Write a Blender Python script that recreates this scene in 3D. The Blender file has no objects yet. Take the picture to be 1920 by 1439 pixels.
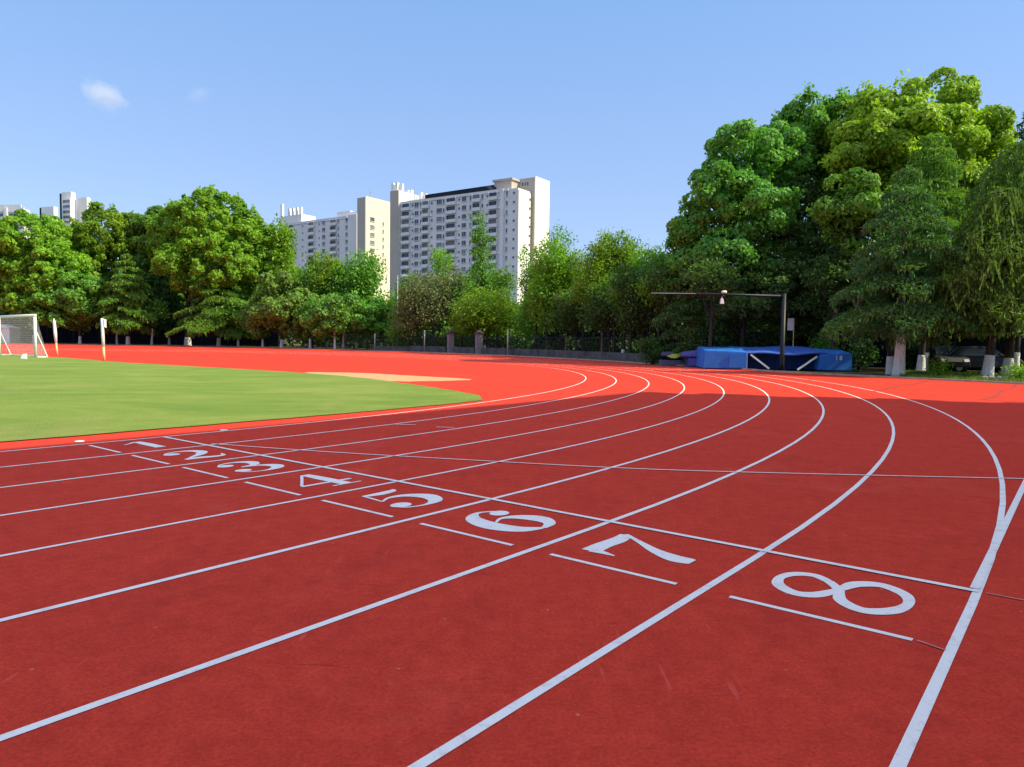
import bpy, bmesh, math, random
import numpy as np
from mathutils import Vector, Matrix

R = math.radians
scene = bpy.context.scene
col = scene.collection

# ------------------------------------------------------------------ camera
FPX, PIT, ROLL, CAMH = 1349.6, -0.05475, -0.01372, 1.3837
cp, sp_, cr, sr = math.cos(PIT), math.sin(PIT), math.cos(ROLL), math.sin(ROLL)
c_right = Vector((cr, sr * sp_, -sr * cp))
c_down = Vector((-sr, cr * sp_, -cr * cp))
c_fwd = Vector((0, cp, sp_))
cam = bpy.data.cameras.new('camera')
cam.sensor_fit = 'HORIZONTAL'
cam.sensor_width = 36
cam.lens = 36 * FPX / 1920
cam.clip_start = 0.05
cam.clip_end = 20000
cam_o = bpy.data.objects.new('camera', cam)
col.objects.link(cam_o)
M = Matrix((c_right, -c_down, -c_fwd)).transposed().to_4x4()
M.translation = Vector((0, 0, CAMH))
cam_o.matrix_world = M
scene.camera = cam_o

# ------------------------------------------------------------------ sky, sun, exposure
SUN_EL, SUN_AZ = 41.0, 103.0          # azimuth clockwise from +Y
scene.view_settings.view_transform = 'Standard'
scene.view_settings.look = 'None'
scene.view_settings.gamma = 1
scene.view_settings.exposure = 1.3
w = bpy.data.worlds.new('World')
scene.world = w
w.use_nodes = True
nt = w.node_tree
nt.nodes.clear()
wo = nt.nodes.new('ShaderNodeOutputWorld')
bg = nt.nodes.new('ShaderNodeBackground')
sky = nt.nodes.new('ShaderNodeTexSky')
sky.sky_type = 'NISHITA'
sky.sun_disc = False
sky.sun_elevation = R(SUN_EL)
sky.sun_rotation = R(SUN_AZ)
sky.altitude = 50
sky.air_density = 1.0
sky.dust_density = 0.4
sky.ozone_density = 4.0
bg.inputs['Strength'].default_value = 0.15
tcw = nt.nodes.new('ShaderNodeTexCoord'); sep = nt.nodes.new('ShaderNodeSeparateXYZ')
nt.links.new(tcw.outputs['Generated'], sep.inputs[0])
rpw = nt.nodes.new('ShaderNodeValToRGB')              # blue air, a little paler towards the horizon; zenith brightened to lift the shade
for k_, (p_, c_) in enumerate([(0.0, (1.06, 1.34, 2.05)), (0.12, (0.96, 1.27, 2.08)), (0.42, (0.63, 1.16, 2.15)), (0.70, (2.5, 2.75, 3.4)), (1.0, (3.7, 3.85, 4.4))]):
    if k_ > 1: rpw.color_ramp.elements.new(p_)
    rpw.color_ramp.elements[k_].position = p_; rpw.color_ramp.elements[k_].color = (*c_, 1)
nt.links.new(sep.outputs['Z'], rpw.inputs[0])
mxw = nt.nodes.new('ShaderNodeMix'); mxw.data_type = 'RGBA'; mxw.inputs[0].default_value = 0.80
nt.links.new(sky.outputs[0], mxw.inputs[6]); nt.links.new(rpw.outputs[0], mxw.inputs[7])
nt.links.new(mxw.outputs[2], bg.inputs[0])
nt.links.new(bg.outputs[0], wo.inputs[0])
sl = bpy.data.lights.new('sun', 'SUN')
sl.energy = 2.8
sl.angle = R(0.5)
sl.color = (1.0, 0.91, 0.62)
so = bpy.data.objects.new('sun', sl)
col.objects.link(so)
sdir = Vector((math.sin(R(SUN_AZ)) * math.cos(R(SUN_EL)), math.cos(R(SUN_AZ)) * math.cos(R(SUN_EL)), math.sin(R(SUN_EL))))
so.rotation_euler = sdir.to_track_quat('Z', 'Y').to_euler()
scene.cycles.max_bounces = 6
scene.cycles.diffuse_bounces = 3
scene.cycles.glossy_bounces = 2
scene.cycles.transmission_bounces = 4
scene.cycles.transparent_max_bounces = 6
scene.cycles.volume_bounces = 1

# ------------------------------------------------------------------ coordinates
TH, COFF, A0, R0 = 0.67319, -10.18916, 4.6129, 38.3514
dv = (math.sin(TH), math.cos(TH)); nv = (math.cos(TH), -math.sin(TH))
def tz(x, y): return 0.0075 * max(0.0, y - 52.0)
def AB(a, b):                       # track coordinates: a along the straight, b outwards from the inner line
    return (a * dv[0] + (b + COFF) * nv[0], a * dv[1] + (b + COFF) * nv[1])
def ray(u, v):
    x = (u - 960) / FPX; y = (v - 719.5) / FPX
    return c_right * x + c_down * y + c_fwd
def at(u, v, Y):                    # the point at depth Y seen at pixel (u, v) of the 1920 x 1439 photograph
    r = ray(u, v); t = Y / r.y
    return Vector((r.x * t, Y, CAMH + r.z * t))
def foot(u, Y):                     # where something standing at depth Y meets the ground
    p = at(u, 650, Y)
    return Vector((p.x, Y, tz(p.x, Y)))
EDGE = [(-400, 110), (0, 108), (200, 108), (420, 105), (560, 98), (790, 85), (1000, 70), (1240, 52.5), (1480, 39.5), (1700, 34), (1920, 29.8), (2300, 24)]
def edgeY(u):
    for (a, b), (c, d) in zip(EDGE, EDGE[1:]):
        if u <= c: return b + (d - b) * (u - a) / (c - a)
    return EDGE[-1][1]

# ------------------------------------------------------------------ materials
def mat(name, base, rough=0.7, spec=0.3, metal=0.0):
    m = bpy.data.materials.new(name); m.use_nodes = True
    p = m.node_tree.nodes['Principled BSDF']
    p.inputs['Base Color'].default_value = (*base, 1)
    p.inputs['Roughness'].default_value = rough
    p.inputs['Specular IOR Level'].default_value = spec
    p.inputs['Metallic'].default_value = metal
    return m
def nd(m, t, **kw):
    n = m.node_tree.nodes.new(t)
    for k, v in kw.items(): setattr(n, k, v)
    return n
def noise(m, vec, scale, detail=4, rough=0.55, dist=0.0):
    n = nd(m, 'ShaderNodeTexNoise')
    n.inputs['Scale'].default_value = scale; n.inputs['Detail'].default_value = detail
    n.inputs['Roughness'].default_value = rough; n.inputs['Distortion'].default_value = dist
    m.node_tree.links.new(vec, n.inputs['Vector'])
    return n.outputs[0]
def ramp(m, fac, stops):
    r = nd(m, 'ShaderNodeValToRGB')
    e = r.color_ramp.elements
    while len(e) < len(stops): e.new(0.5)
    for k, (p, c) in enumerate(stops):
        e[k].position = p; e[k].color = (*c, 1) if len(c) == 3 else c
    m.node_tree.links.new(fac, r.inputs[0])
    return r.outputs[0]
def mix(m, fac, a, b, mode='MIX'):
    n = nd(m, 'ShaderNodeMix', data_type='RGBA', blend_type=mode)
    L = m.node_tree.links
    for s, v in ((0, fac), (6, a), (7, b)):
        if isinstance(v, (int, float)): n.inputs[s].default_value = v
        elif isinstance(v, tuple): n.inputs[s].default_value = (*v, 1)
        else: L.new(v, n.inputs[s])
    return n.outputs[2]
def math_(m, op, a, b=0.0):
    n = nd(m, 'ShaderNodeMath', operation=op)
    for s, v in ((0, a), (1, b)):
        if isinstance(v, (int, float)): n.inputs[s].default_value = v
        else: m.node_tree.links.new(v, n.inputs[s])
    return n.outputs[0]
def coords(m, scale=None, kind='Object'):
    tc = nd(m, 'ShaderNodeTexCoord')
    if scale is None: return tc.outputs[kind]
    mp = nd(m, 'ShaderNodeMapping'); mp.inputs['Scale'].default_value = scale
    m.node_tree.links.new(tc.outputs[kind], mp.inputs[0])
    return mp.outputs[0]
def setc(m, c): m.node_tree.links.new(c, m.node_tree.nodes['Principled BSDF'].inputs['Base Color'])
def bump(m, h, strength, dist):
    b = nd(m, 'ShaderNodeBump'); b.inputs['Strength'].default_value = strength; b.inputs['Distance'].default_value = dist
    m.node_tree.links.new(h, b.inputs['Height'])
    m.node_tree.links.new(b.outputs[0], m.node_tree.nodes['Principled BSDF'].inputs['Normal'])
def worn(name, base, amount=0.25, scale=3.0, rough=0.7, spec=0.3, metal=0.0):
    """a plain colour with blotchy wear, so nothing is one flat tone"""
    m = mat(name, base, rough, spec, metal)
    v = coords(m)
    f = noise(m, v, scale, 6, 0.65)
    d = tuple(c * (1 - amount) for c in base); l = tuple(min(1, c * (1 + amount * 0.5)) for c in base)
    setc(m, ramp(m, f, [(0.32, d), (0.55, base), (0.75, l)]))
    return m

# running track: sprayed rubber granules
m_track = mat('track_rubber', (0.4, 0.03, 0.025), 0.9, 0.03)
v = coords(m_track)
big = noise(m_track, v, 0.22, 5, 0.6)
mid = noise(m_track, v, 2.3, 6, 0.7)
fine = noise(m_track, v, 260, 2, 0.6)
gran = noise(m_track, v, 55, 5, 0.75)
blot = noise(m_track, v, 9, 6, 0.7)
base = ramp(m_track, big, [(0.3, (0.51, 0.046, 0.027)), (0.7, (0.59, 0.056, 0.033))])
base = mix(m_track, 0.5, base, ramp(m_track, mid, [(0.3, (0.37, 0.034, 0.025)), (0.7, (0.65, 0.064, 0.038))]))
base = mix(m_track, 0.45, base, ramp(m_track, fine, [(0.3, (0.36, 0.026, 0.018)), (0.7, (0.71, 0.064, 0.036))]))
base = mix(m_track, 1.0, base, ramp(m_track, gran, [(0.3, (0.72, 0.72, 0.72)), (0.7, (1.22, 1.22, 1.22))]), 'MULTIPLY')
base = mix(m_track, 1.0, base, ramp(m_track, blot, [(0.28, (0.84, 0.80, 0.82)), (0.72, (1.12, 1.16, 1.12))]), 'MULTIPLY')
st = noise(m_track, coords(m_track, (1, 1, 1)), 0.9, 8, 0.72, 0.6)
stf = ramp(m_track, st, [(0.54, (0, 0, 0)), (0.70, (0.42, 0.42, 0.42))])
base = mix(m_track, stf, base, (0.30, 0.028, 0.024))
sc1 = noise(m_track, coords(m_track, (18, 2.2, 1)), 1.0, 3, 0.5, 0.3)   # scuffs from spikes and mats
scf = ramp(m_track, sc1, [(0.68, (0, 0, 0)), (0.76, (0.5, 0.5, 0.5))])
base = mix(m_track, scf, base, (0.68, 0.10, 0.08))
vo = nd(m_track, 'ShaderNodeTexVoronoi'); vo.inputs['Scale'].default_value = 4.2; vo.inputs['Randomness'].default_value = 1
m_track.node_tree.links.new(v, vo.inputs['Vector'])
spk = ramp(m_track, vo.outputs['Distance'], [(0.024, (0.8, 0.8, 0.8)), (0.045, (0, 0, 0))])
base = mix(m_track, spk, base, (0.5, 0.2, 0.13))
dust = ramp(m_track, noise(m_track, coords(m_track, (1, 1, 1)), 0.42, 7, 0.7, 1.2), [(0.56, (0, 0, 0)), (0.74, (0.22, 0.22, 0.22))])
base = mix(m_track, dust, base, (0.62, 0.14, 0.11))
sc2 = noise(m_track, coords(m_track, (3.0, 26, 1)), 1.0, 3, 0.5, 0.5)     # dark rubber scuffs
base = mix(m_track, ramp(m_track, sc2, [(0.70, (0, 0, 0)), (0.76, (0.45, 0.45, 0.45))]), base, (0.2, 0.02, 0.02))
setc(m_track, base)
bump(m_track, fine, 0.35, 0.004)

m_line = mat('line_paint', (0.78, 0.78, 0.76), 0.6, 0.3)
v = coords(m_line)
wr = noise(m_line, v, 6.0, 8, 0.75)
gr = noise(m_line, v, 220, 2, 0.6)
c = ramp(m_line, wr, [(0.33, (0.56, 0.48, 0.47)), (0.46, (0.76, 0.75, 0.74)), (0.7, (0.82, 0.81, 0.80))])
c = mix(m_line, ramp(m_line, noise(m_line, v, 38, 6, 0.8), [(0.57, (0, 0, 0)), (0.69, (0.7, 0.7, 0.7))]), c, (0.5, 0.15, 0.13))
c = mix(m_line, 0.2, c, ramp(m_line, gr, [(0.3, (0.55, 0.53, 0.52)), (0.7, (0.9, 0.9, 0.88))]))
setc(m_line, c)
bump(m_line, gr, 0.25, 0.003)
m_faint = worn('faded_line_paint', (0.55, 0.17, 0.15), 0.3, 5)
m_seam = worn('seam', (0.28, 0.034, 0.03), 0.4, 4)

m_grass = mat('mown_grass', (0.12, 0.2, 0.02), 0.9, 0.1)
v = coords(m_grass)
g1 = noise(m_grass, coords(m_grass, (0.8, 1.6, 1)), 0.30, 6, 0.66, 0.8)
g2 = noise(m_grass, v, 1.1, 6, 0.72)
g3 = noise(m_grass, v, 45, 4, 0.7)
c = ramp(m_grass, g1, [(0.36, (0.075, 0.165, 0.026)), (0.5, (0.165, 0.245, 0.045)), (0.62, (0.30, 0.32, 0.09))])
c = mix(m_grass, 0.4, c, ramp(m_grass, g2, [(0.3, (0.10, 0.19, 0.03)), (0.6, (0.18, 0.25, 0.04)), (0.8, (0.32, 0.31, 0.09))]))
c = mix(m_grass, 0.45, c, ramp(m_grass, g3, [(0.3, (0.09, 0.15, 0.02)), (0.7, (0.24, 0.31, 0.06))]))
bare = ramp(m_grass, noise(m_grass, coords(m_grass, (1, 0.5, 1)), 0.33, 5, 0.7), [(0.54, (0, 0, 0)), (0.72, (0.55, 0.55, 0.55))])
c = mix(m_grass, bare, c, (0.30, 0.27, 0.10))
setc(m_grass, c)
bump(m_grass, g3, 0.8, 0.03)

m_earth = mat('earth', (0.1, 0.08, 0.05), 0.95, 0.1)
v = coords(m_earth)
c = ramp(m_earth, noise(m_earth, v, 0.5, 8, 0.7), [(0.35, (0.045, 0.06, 0.018)), (0.5, (0.085, 0.07, 0.035)), (0.68, (0.14, 0.105, 0.06))])
c = mix(m_earth, 0.4, c, ramp(m_earth, noise(m_earth, v, 9, 6, 0.7), [(0.3, (0.03, 0.03, 0.015)), (0.7, (0.15, 0.13, 0.07))]))
setc(m_earth, c); bump(m_earth, noise(m_earth, v, 12, 5, 0.7), 0.8, 0.05)
m_sand = mat('sand', (0.6, 0.42, 0.24), 0.95, 0.1)
v = coords(m_sand)
setc(m_sand, ramp(m_sand, noise(m_sand, v, 2.5, 8, 0.7), [(0.3, (0.42, 0.24, 0.12)), (0.7, (0.60, 0.36, 0.19))]))
bump(m_sand, noise(m_sand, v, 7, 6, 0.7), 0.7, 0.08)
m_kerb = worn('kerb_concrete', (0.42, 0.34, 0.25), 0.35, 2.5, 0.9, 0.15)
m_conc = worn('concrete', (0.10, 0.10, 0.105), 0.55, 1.1, 0.9, 0.15)
m_bark = mat('bark', (0.09, 0.065, 0.045), 0.95, 0.1)
v = coords(m_bark, (6, 6, 1.2))
setc(m_bark, ramp(m_bark, noise(m_bark, v, 2.0, 8, 0.75), [(0.3, (0.02, 0.018, 0.016)), (0.7, (0.085, 0.072, 0.06))]))
bump(m_bark, noise(m_bark, v, 4, 6, 0.75), 1.0, 0.05)
m_lime = mat('limewash', (0.7, 0.7, 0.68), 0.9, 0.1)
v = coords(m_lime, (3, 3, 1))
setc(m_lime, ramp(m_lime, noise(m_lime, v, 3.0, 8, 0.75), [(0.3, (0.38, 0.36, 0.33)), (0.5, (0.66, 0.65, 0.62)), (0.75, (0.76, 0.75, 0.73))]))
m_white = worn('white_paint', (0.8, 0.8, 0.78), 0.12, 2.0, 0.45, 0.4)
m_cream = worn('flag_cream', (0.75, 0.55, 0.25), 0.15, 2.0, 0.7, 0.2)
m_net = worn('net_cord', (0.62, 0.62, 0.64), 0.1, 4, 0.9, 0.1)
m_blue = worn('blue_vinyl', (0.024, 0.165, 0.56), 0.25, 0.9, 0.5, 0.4)
m_bluetop = worn('blue_vinyl_top', (0.05, 0.12, 0.50), 0.25, 0.8, 0.55, 0.35)
m_navy = worn('navy_mesh', (0.018, 0.045, 0.17), 0.3, 1.2, 0.8, 0.15)
m_purple = worn('purple_vinyl', (0.09, 0.09, 0.36), 0.2, 1.0, 0.55, 0.35)
m_greymat = worn('grey_vinyl', (0.12, 0.14, 0.24), 0.25, 1.0, 0.6, 0.3)
m_yellow = worn('yellow_sheet', (0.30, 0.30, 0.03), 0.4, 3.0, 0.6, 0.3)
m_black = worn('black_steel', (0.012, 0.013, 0.02), 0.3, 2.0, 0.5, 0.3)
m_steel = worn('grey_steel', (0.42, 0.43, 0.44), 0.2, 2.0, 0.45, 0.4, 0.3)
m_screen = worn('dark_screen', (0.012, 0.015, 0.026), 0.4, 0.7, 0.9, 0.1)
m_wall = worn('apartment_render', (0.70, 0.68, 0.68), 0.12, 0.12, 0.85, 0.2)
m_wallb = worn('cream_render', (0.78, 0.73, 0.64), 0.08, 0.12, 0.85, 0.2)
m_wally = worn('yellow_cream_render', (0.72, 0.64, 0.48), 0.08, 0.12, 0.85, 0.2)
m_wallc = worn('beige_shade_render', (0.44, 0.39, 0.34), 0.10, 0.12, 0.85, 0.2)  # beige walls, and tower faces whose shade is put into the colour
m_wallw = worn('white_render', (0.78, 0.77, 0.73), 0.08, 0.12, 0.85, 0.2)
m_frame = worn('window_frame', (0.55, 0.56, 0.58), 0.15, 1.0, 0.5, 0.4)
m_roof = worn('dark_roof', (0.022, 0.026, 0.04), 0.3, 0.4, 0.8, 0.1)
m_brick = worn('pillar_stone', (0.24, 0.23, 0.23), 0.3, 4, 0.9, 0.15)
m_glass = mat('window_glass', (0.03, 0.04, 0.06), 0.12, 0.6)
m_glass2 = mat('curtained_glass', (0.16, 0.17, 0.19), 0.25, 0.5)
m_recess = worn('balcony_recess_shade', (0.06, 0.06, 0.07), 0.4, 0.7, 0.9, 0.1)  # dark tone stands in for the shade inside the balconies
m_car = worn('dark_car_paint', (0.008, 0.009, 0.010), 0.2, 1.0, 0.55, 0.3)
m_car2 = worn('grey_car_paint', (0.014, 0.015, 0.016), 0.2, 1.0, 0.55, 0.3)
m_tyre = mat('tyre', (0.015, 0.015, 0.015), 0.9, 0.1)
m_lampglass = mat('lamp_glass', (0.6, 0.6, 0.6), 0.15, 0.6)

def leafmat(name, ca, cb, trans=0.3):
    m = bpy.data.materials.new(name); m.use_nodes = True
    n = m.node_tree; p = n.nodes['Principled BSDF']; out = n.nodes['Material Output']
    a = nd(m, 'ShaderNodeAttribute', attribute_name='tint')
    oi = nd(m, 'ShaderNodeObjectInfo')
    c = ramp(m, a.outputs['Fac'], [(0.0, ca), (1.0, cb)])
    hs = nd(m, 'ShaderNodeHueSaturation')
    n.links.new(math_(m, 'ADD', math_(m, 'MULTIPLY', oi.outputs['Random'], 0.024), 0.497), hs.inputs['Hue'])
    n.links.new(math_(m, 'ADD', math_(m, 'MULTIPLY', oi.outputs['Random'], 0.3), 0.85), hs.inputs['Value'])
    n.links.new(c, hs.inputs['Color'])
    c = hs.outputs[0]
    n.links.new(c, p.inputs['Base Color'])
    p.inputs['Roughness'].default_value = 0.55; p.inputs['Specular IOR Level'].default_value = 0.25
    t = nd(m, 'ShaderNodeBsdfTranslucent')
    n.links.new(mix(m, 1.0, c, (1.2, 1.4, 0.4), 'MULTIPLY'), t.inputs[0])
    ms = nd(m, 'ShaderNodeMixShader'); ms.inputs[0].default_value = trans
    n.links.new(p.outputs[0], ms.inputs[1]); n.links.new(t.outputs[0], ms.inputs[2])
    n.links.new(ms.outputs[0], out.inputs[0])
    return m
L_bright = leafmat('camphor_leaf', (0.10, 0.22, 0.016), (0.29, 0.46, 0.032), 0.38)
L_gold = leafmat('sunny_camphor_leaf', (0.14, 0.22, 0.016), (0.38, 0.47, 0.03), 0.40)
L_mid = leafmat('broad_leaf', (0.085, 0.20, 0.026), (0.20, 0.38, 0.045), 0.35)
L_deep = leafmat('deep_camphor_leaf', (0.075, 0.195, 0.034), (0.20, 0.38, 0.05), 0.36)
L_olive = leafmat('olive_needle', (0.10, 0.20, 0.032), (0.22, 0.38, 0.06), 0.3)
L_cedar = leafmat('cedar_needle', (0.042, 0.11, 0.040), (0.13, 0.22, 0.058), 0.28)
L_weep = leafmat('weeping_needle', (0.06, 0.13, 0.025), (0.19, 0.30, 0.05), 0.35)
L_lime = leafmat('young_leaf', (0.12, 0.22, 0.016), (0.27, 0.43, 0.035), 0.4)
L_grey = leafmat('grey_twig_leaf', (0.11, 0.145, 0.06), (0.22, 0.26, 0.11), 0.3)
L_shade = leafmat('shaded_leaf', (0.03, 0.075, 0.02), (0.105, 0.195, 0.038), 0.3)  # darker leaf colour, with the shade under the trees put into it
L_blade = leafmat('grass_blade', (0.07, 0.12, 0.015), (0.22, 0.27, 0.04), 0.3)

# ------------------------------------------------------------------ object helpers
def tag(o, label=None, cat=None, group=None, kind=None):
    if label: o['label'] = label
    if cat: o['category'] = cat
    if group: o['group'] = group
    if kind: o['kind'] = kind
    return o
def empty(name, loc, rz=0, label=None, cat=None, group=None):
    o = bpy.data.objects.new(name, None); col.objects.link(o)
    o.location = loc; o.rotation_euler = (0, 0, rz)
    return tag(o, label, cat, group)
def link(name, me, m, parent=None):
    if m is not None: me.materials.append(m)
    o = bpy.data.objects.new(name, me); col.objects.link(o)
    if parent: o.parent = parent
    return o
def copy_tree(o, parent=None):
    c = o.copy(); col.objects.link(c)
    if parent: c.parent = parent
    for ch in list(o.children): copy_tree(ch, c)
    return c
class MB:
    def __init__(s): s.v = []; s.f = []; s.mi = []
    def box(s, x0, x1, y0, y1, z0, z1, mi=0):
        b = len(s.v)
        s.v += [(x0, y0, z0), (x1, y0, z0), (x1, y1, z0), (x0, y1, z0), (x0, y0, z1), (x1, y0, z1), (x1, y1, z1), (x0, y1, z1)]
        for f in ((0, 3, 2, 1), (4, 5, 6, 7), (0, 1, 5, 4), (1, 2, 6, 5), (2, 3, 7, 6), (3, 0, 4, 7)):
            s.f.append(tuple(b + i for i in f)); s.mi.append(mi)
        return s
    def hexa(s, pts, mi=0):        # 8 points: bottom ring then top ring
        b = len(s.v); s.v += [tuple(p) for p in pts]
        for f in ((0, 3, 2, 1), (4, 5, 6, 7), (0, 1, 5, 4), (1, 2, 6, 5), (2, 3, 7, 6), (3, 0, 4, 7)):
            s.f.append(tuple(b + i for i in f)); s.mi.append(mi)
        return s
    def tube(s, pts, rad, n=8, mi=0, cap=True):
        pts = [Vector(p) for p in pts]
        if isinstance(rad, (int, float)): rad = [rad] * len(pts)
        b = len(s.v); up = Vector((0.31, 0.77, 0.55))
        for i, p in enumerate(pts):
            t = (pts[min(i + 1, len(pts) - 1)] - pts[max(i - 1, 0)]).normalized()
            x = t.cross(up).normalized() if abs(t.dot(up)) < 0.97 else t.cross(Vector((1, 0, 0))).normalized()
            y = t.cross(x)
            for k in range(n):
                a = 2 * math.pi * k / n
                q = p + (x * math.cos(a) + y * math.sin(a)) * rad[i]
                s.v.append(tuple(q))
        for i in range(len(pts) - 1):
            for k in range(n):
                s.f.append((b + i * n + k, b + i * n + (k + 1) % n, b + (i + 1) * n + (k + 1) % n, b + (i + 1) * n + k)); s.mi.append(mi)
        if cap:
            s.f.append(tuple(b + k for k in range(n))[::-1]); s.mi.append(mi)
            e = b + (len(pts) - 1) * n
            s.f.append(tuple(e + k for k in range(n))); s.mi.append(mi)
        return s
    def prism(s, poly, z0, z1, mi=0):
        b = len(s.v); n = len(poly)
        s.v += [(x, y, z0) for x, y in poly] + [(x, y, z1) for x, y in poly]
        s.f.append(tuple(range(b, b + n))[::-1]); s.f.append(tuple(range(b + n, b + 2 * n))); s.mi += [mi, mi]
        for k in range(n):
            s.f.append((b + k, b + (k + 1) % n, b + n + (k + 1) % n, b + n + k)); s.mi.append(mi)
        return s
    def mesh(s, name, bevel=0.0, smooth=False):
        me = bpy.data.meshes.new(name); me.from_pydata(s.v, [], s.f)
        bm = bmesh.new(); bm.from_mesh(me)
        for f, i in zip(bm.faces, s.mi): f.material_index = i
        bmesh.ops.recalc_face_normals(bm, faces=bm.faces)
        if bevel:
            bmesh.ops.bevel(bm, geom=[e for e in bm.edges], offset=bevel, segments=2, affect='EDGES', clamp_overlap=True)
        for f in bm.faces: f.smooth = smooth
        bm.to_mesh(me); bm.free()
        return me
    def build(s, name, m, parent=None, bevel=0.0, smooth=False):
        me = s.mesh(name, bevel, smooth)
        if isinstance(m, (list, tuple)):
            for k in m: me.materials.append(k)
            return link(name, me, None, parent)
        return link(name, me, m, parent)

def sheet(name, poly, m, dz, parent=None):
    """a flat-lying sheet that follows the ground, poly in XY"""
    bm = bmesh.new()
    vs = [bm.verts.new((x, y, 0)) for x, y in poly]
    bm.faces.new(vs)
    bmesh.ops.bisect_plane(bm, geom=bm.verts[:] + bm.edges[:] + bm.faces[:], plane_co=(0, 52, 0), plane_no=(0, 1, 0))
    for v_ in bm.verts: v_.co.z = tz(v_.co.x, v_.co.y) + dz
    bmesh.ops.triangulate(bm, faces=bm.faces[:])
    bmesh.ops.recalc_face_normals(bm, faces=bm.faces[:])
    for f in bm.faces:
        if f.normal.z < 0: f.normal_flip()
    me = bpy.data.meshes.new(name); bm.to_mesh(me); bm.free()
    return link(name, me, m, parent)
def strip(name, pts, width, m, dz, parent=None):
    pts = [Vector(p) for p in pts]
    if not isinstance(width, (list, tuple)): width = [width] * len(pts)
    vs = []; fs = []
    for i, p in enumerate(pts):
        t = (pts[min(i + 1, len(pts) - 1)] - pts[max(i - 1, 0)]).normalized()
        n = Vector((-t.y, t.x)) * width[i] / 2
        for q in (p + n, p - n): vs.append((q.x, q.y, tz(q.x, q.y) + dz))
        if i: fs.append((2 * i - 2, 2 * i - 1, 2 * i + 1, 2 * i))
    me = bpy.data.meshes.new(name); me.from_pydata(vs, [], fs)
    bm = bmesh.new(); bm.from_mesh(me)
    for f in bm.faces:
        f.normal_update()
        if f.normal.z < 0: f.normal_flip()
    bm.to_mesh(me); bm.free()
    return link(name, me, m, parent)
def catmull(pts, n=10):
    out = []
    P = [pts[0]] + list(pts) + [pts[-1]]
    for i in range(1, len(P) - 2):
        for k in range(n):
            t = k / n
            out.append(tuple(0.5 * (2 * b + (c_ - a) * t + (2 * a - 5 * b + 4 * c_ - d) * t * t + (3 * b - a - 3 * c_ + d) * t ** 3)
                             for a, b, c_, d in zip(P[i - 1], P[i], P[i + 1], P[i + 2])))
    out.append(tuple(pts[-1]))
    return out

# ------------------------------------------------------------------ ground, track, field
sheet('ground', [(-3000, -400), (3000, -400), (3000, 6000), (-3000, 6000)], m_earth, -0.03)['kind'] = 'structure'
outer = []
for k in range(-8, 47):
    u = k * 50; Y = edgeY(u)
    outer.append((at(u, 650, Y).x, Y))
outer.reverse()                                             # from right (near) to left (far)
tr_poly = [(-60, -45), (6, -45)] + [AB(-12, 14.6), AB(20, 14.6)] + [p for p in outer if p[0] < 24.5] + [(-150, 111), (-150, 30)]
track = sheet('running_track', tr_poly, m_track, 0.0)
track['kind'] = 'structure'
for i in range(9):
    b = 1.22 * i
    pts = [AB(a, b) for a in np.linspace(-45, A0, 40)]
    rr = R0 + b
    for t in np.linspace(0, math.pi, 140)[1:]:
        pts.append(AB(A0 + rr * math.sin(t), -R0 + rr * math.cos(t)))
    pts += [AB(a, -2 * R0 - b) for a in np.linspace(A0, -70, 30)[1:]]
    strip('lane_line', pts, 0.046 if i > 4 else 0.040, m_line, 0.003, track)
strip('lane_line', [AB(a, 9.74) for a in np.linspace(4.9, 46, 30)], 0.05, m_line, 0.0050, track)
strip('finish_line', [AB(4.85, b) for b in np.linspace(0.03, 9.76, 20)], 0.05, m_line, 0.0068, track)
strip('faded_line', [AB(4.85, b) for b in np.linspace(9.80, 14.2, 6)], 0.02, m_faint, 0.005, track)
strip('curved_start_line', [AB(*p) for p in catmull([(4.95, 1.15), (5.55, 2.8), (6.25, 4.4), (7.15, 6.3), (8.2, 7.9), (9.5, 9.72)], 6)], 0.03, m_line, 0.0086, track)
for i in range(1, 9):
    b1 = 1.22 * i
    strip('lane_mark', [AB(3.83, b1 - 1.06 + 0.0), AB(3.83, b1 - 0.16)], 0.038, m_line, 0.003, track)
strip('faded_line', [AB(3.83, 9.62), AB(3.79, 9.74)], 0.015, m_faint, 0.0055, track)
for (u0, v0, u1, v1) in ((742, 797, 780, 798), (818, 802, 852, 803)):
    pts = []
    for (u, v) in ((u0, v0), (u1, v1)):
        r = ray(u, v); t = -CAMH / r.z; pts.append((r.x * t, r.y * t))
    strip('tick_mark', pts, 0.035, m_line, 0.0102, track)
for b, a0, a1 in ((4.75, 25.6, 36.5), (8.0, 24.0, 36.8)):
    strip('surface_seam', [AB(a, b + 0.06 * math.sin(a)) for a in np.linspace(a0, a1, 12)], 0.08, m_seam, 0.0045, track)
strip('surface_seam', [AB(24.0, b) for b in np.linspace(8.0, 14.4, 8)], 0.06, m_seam, 0.0050, track)

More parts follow.
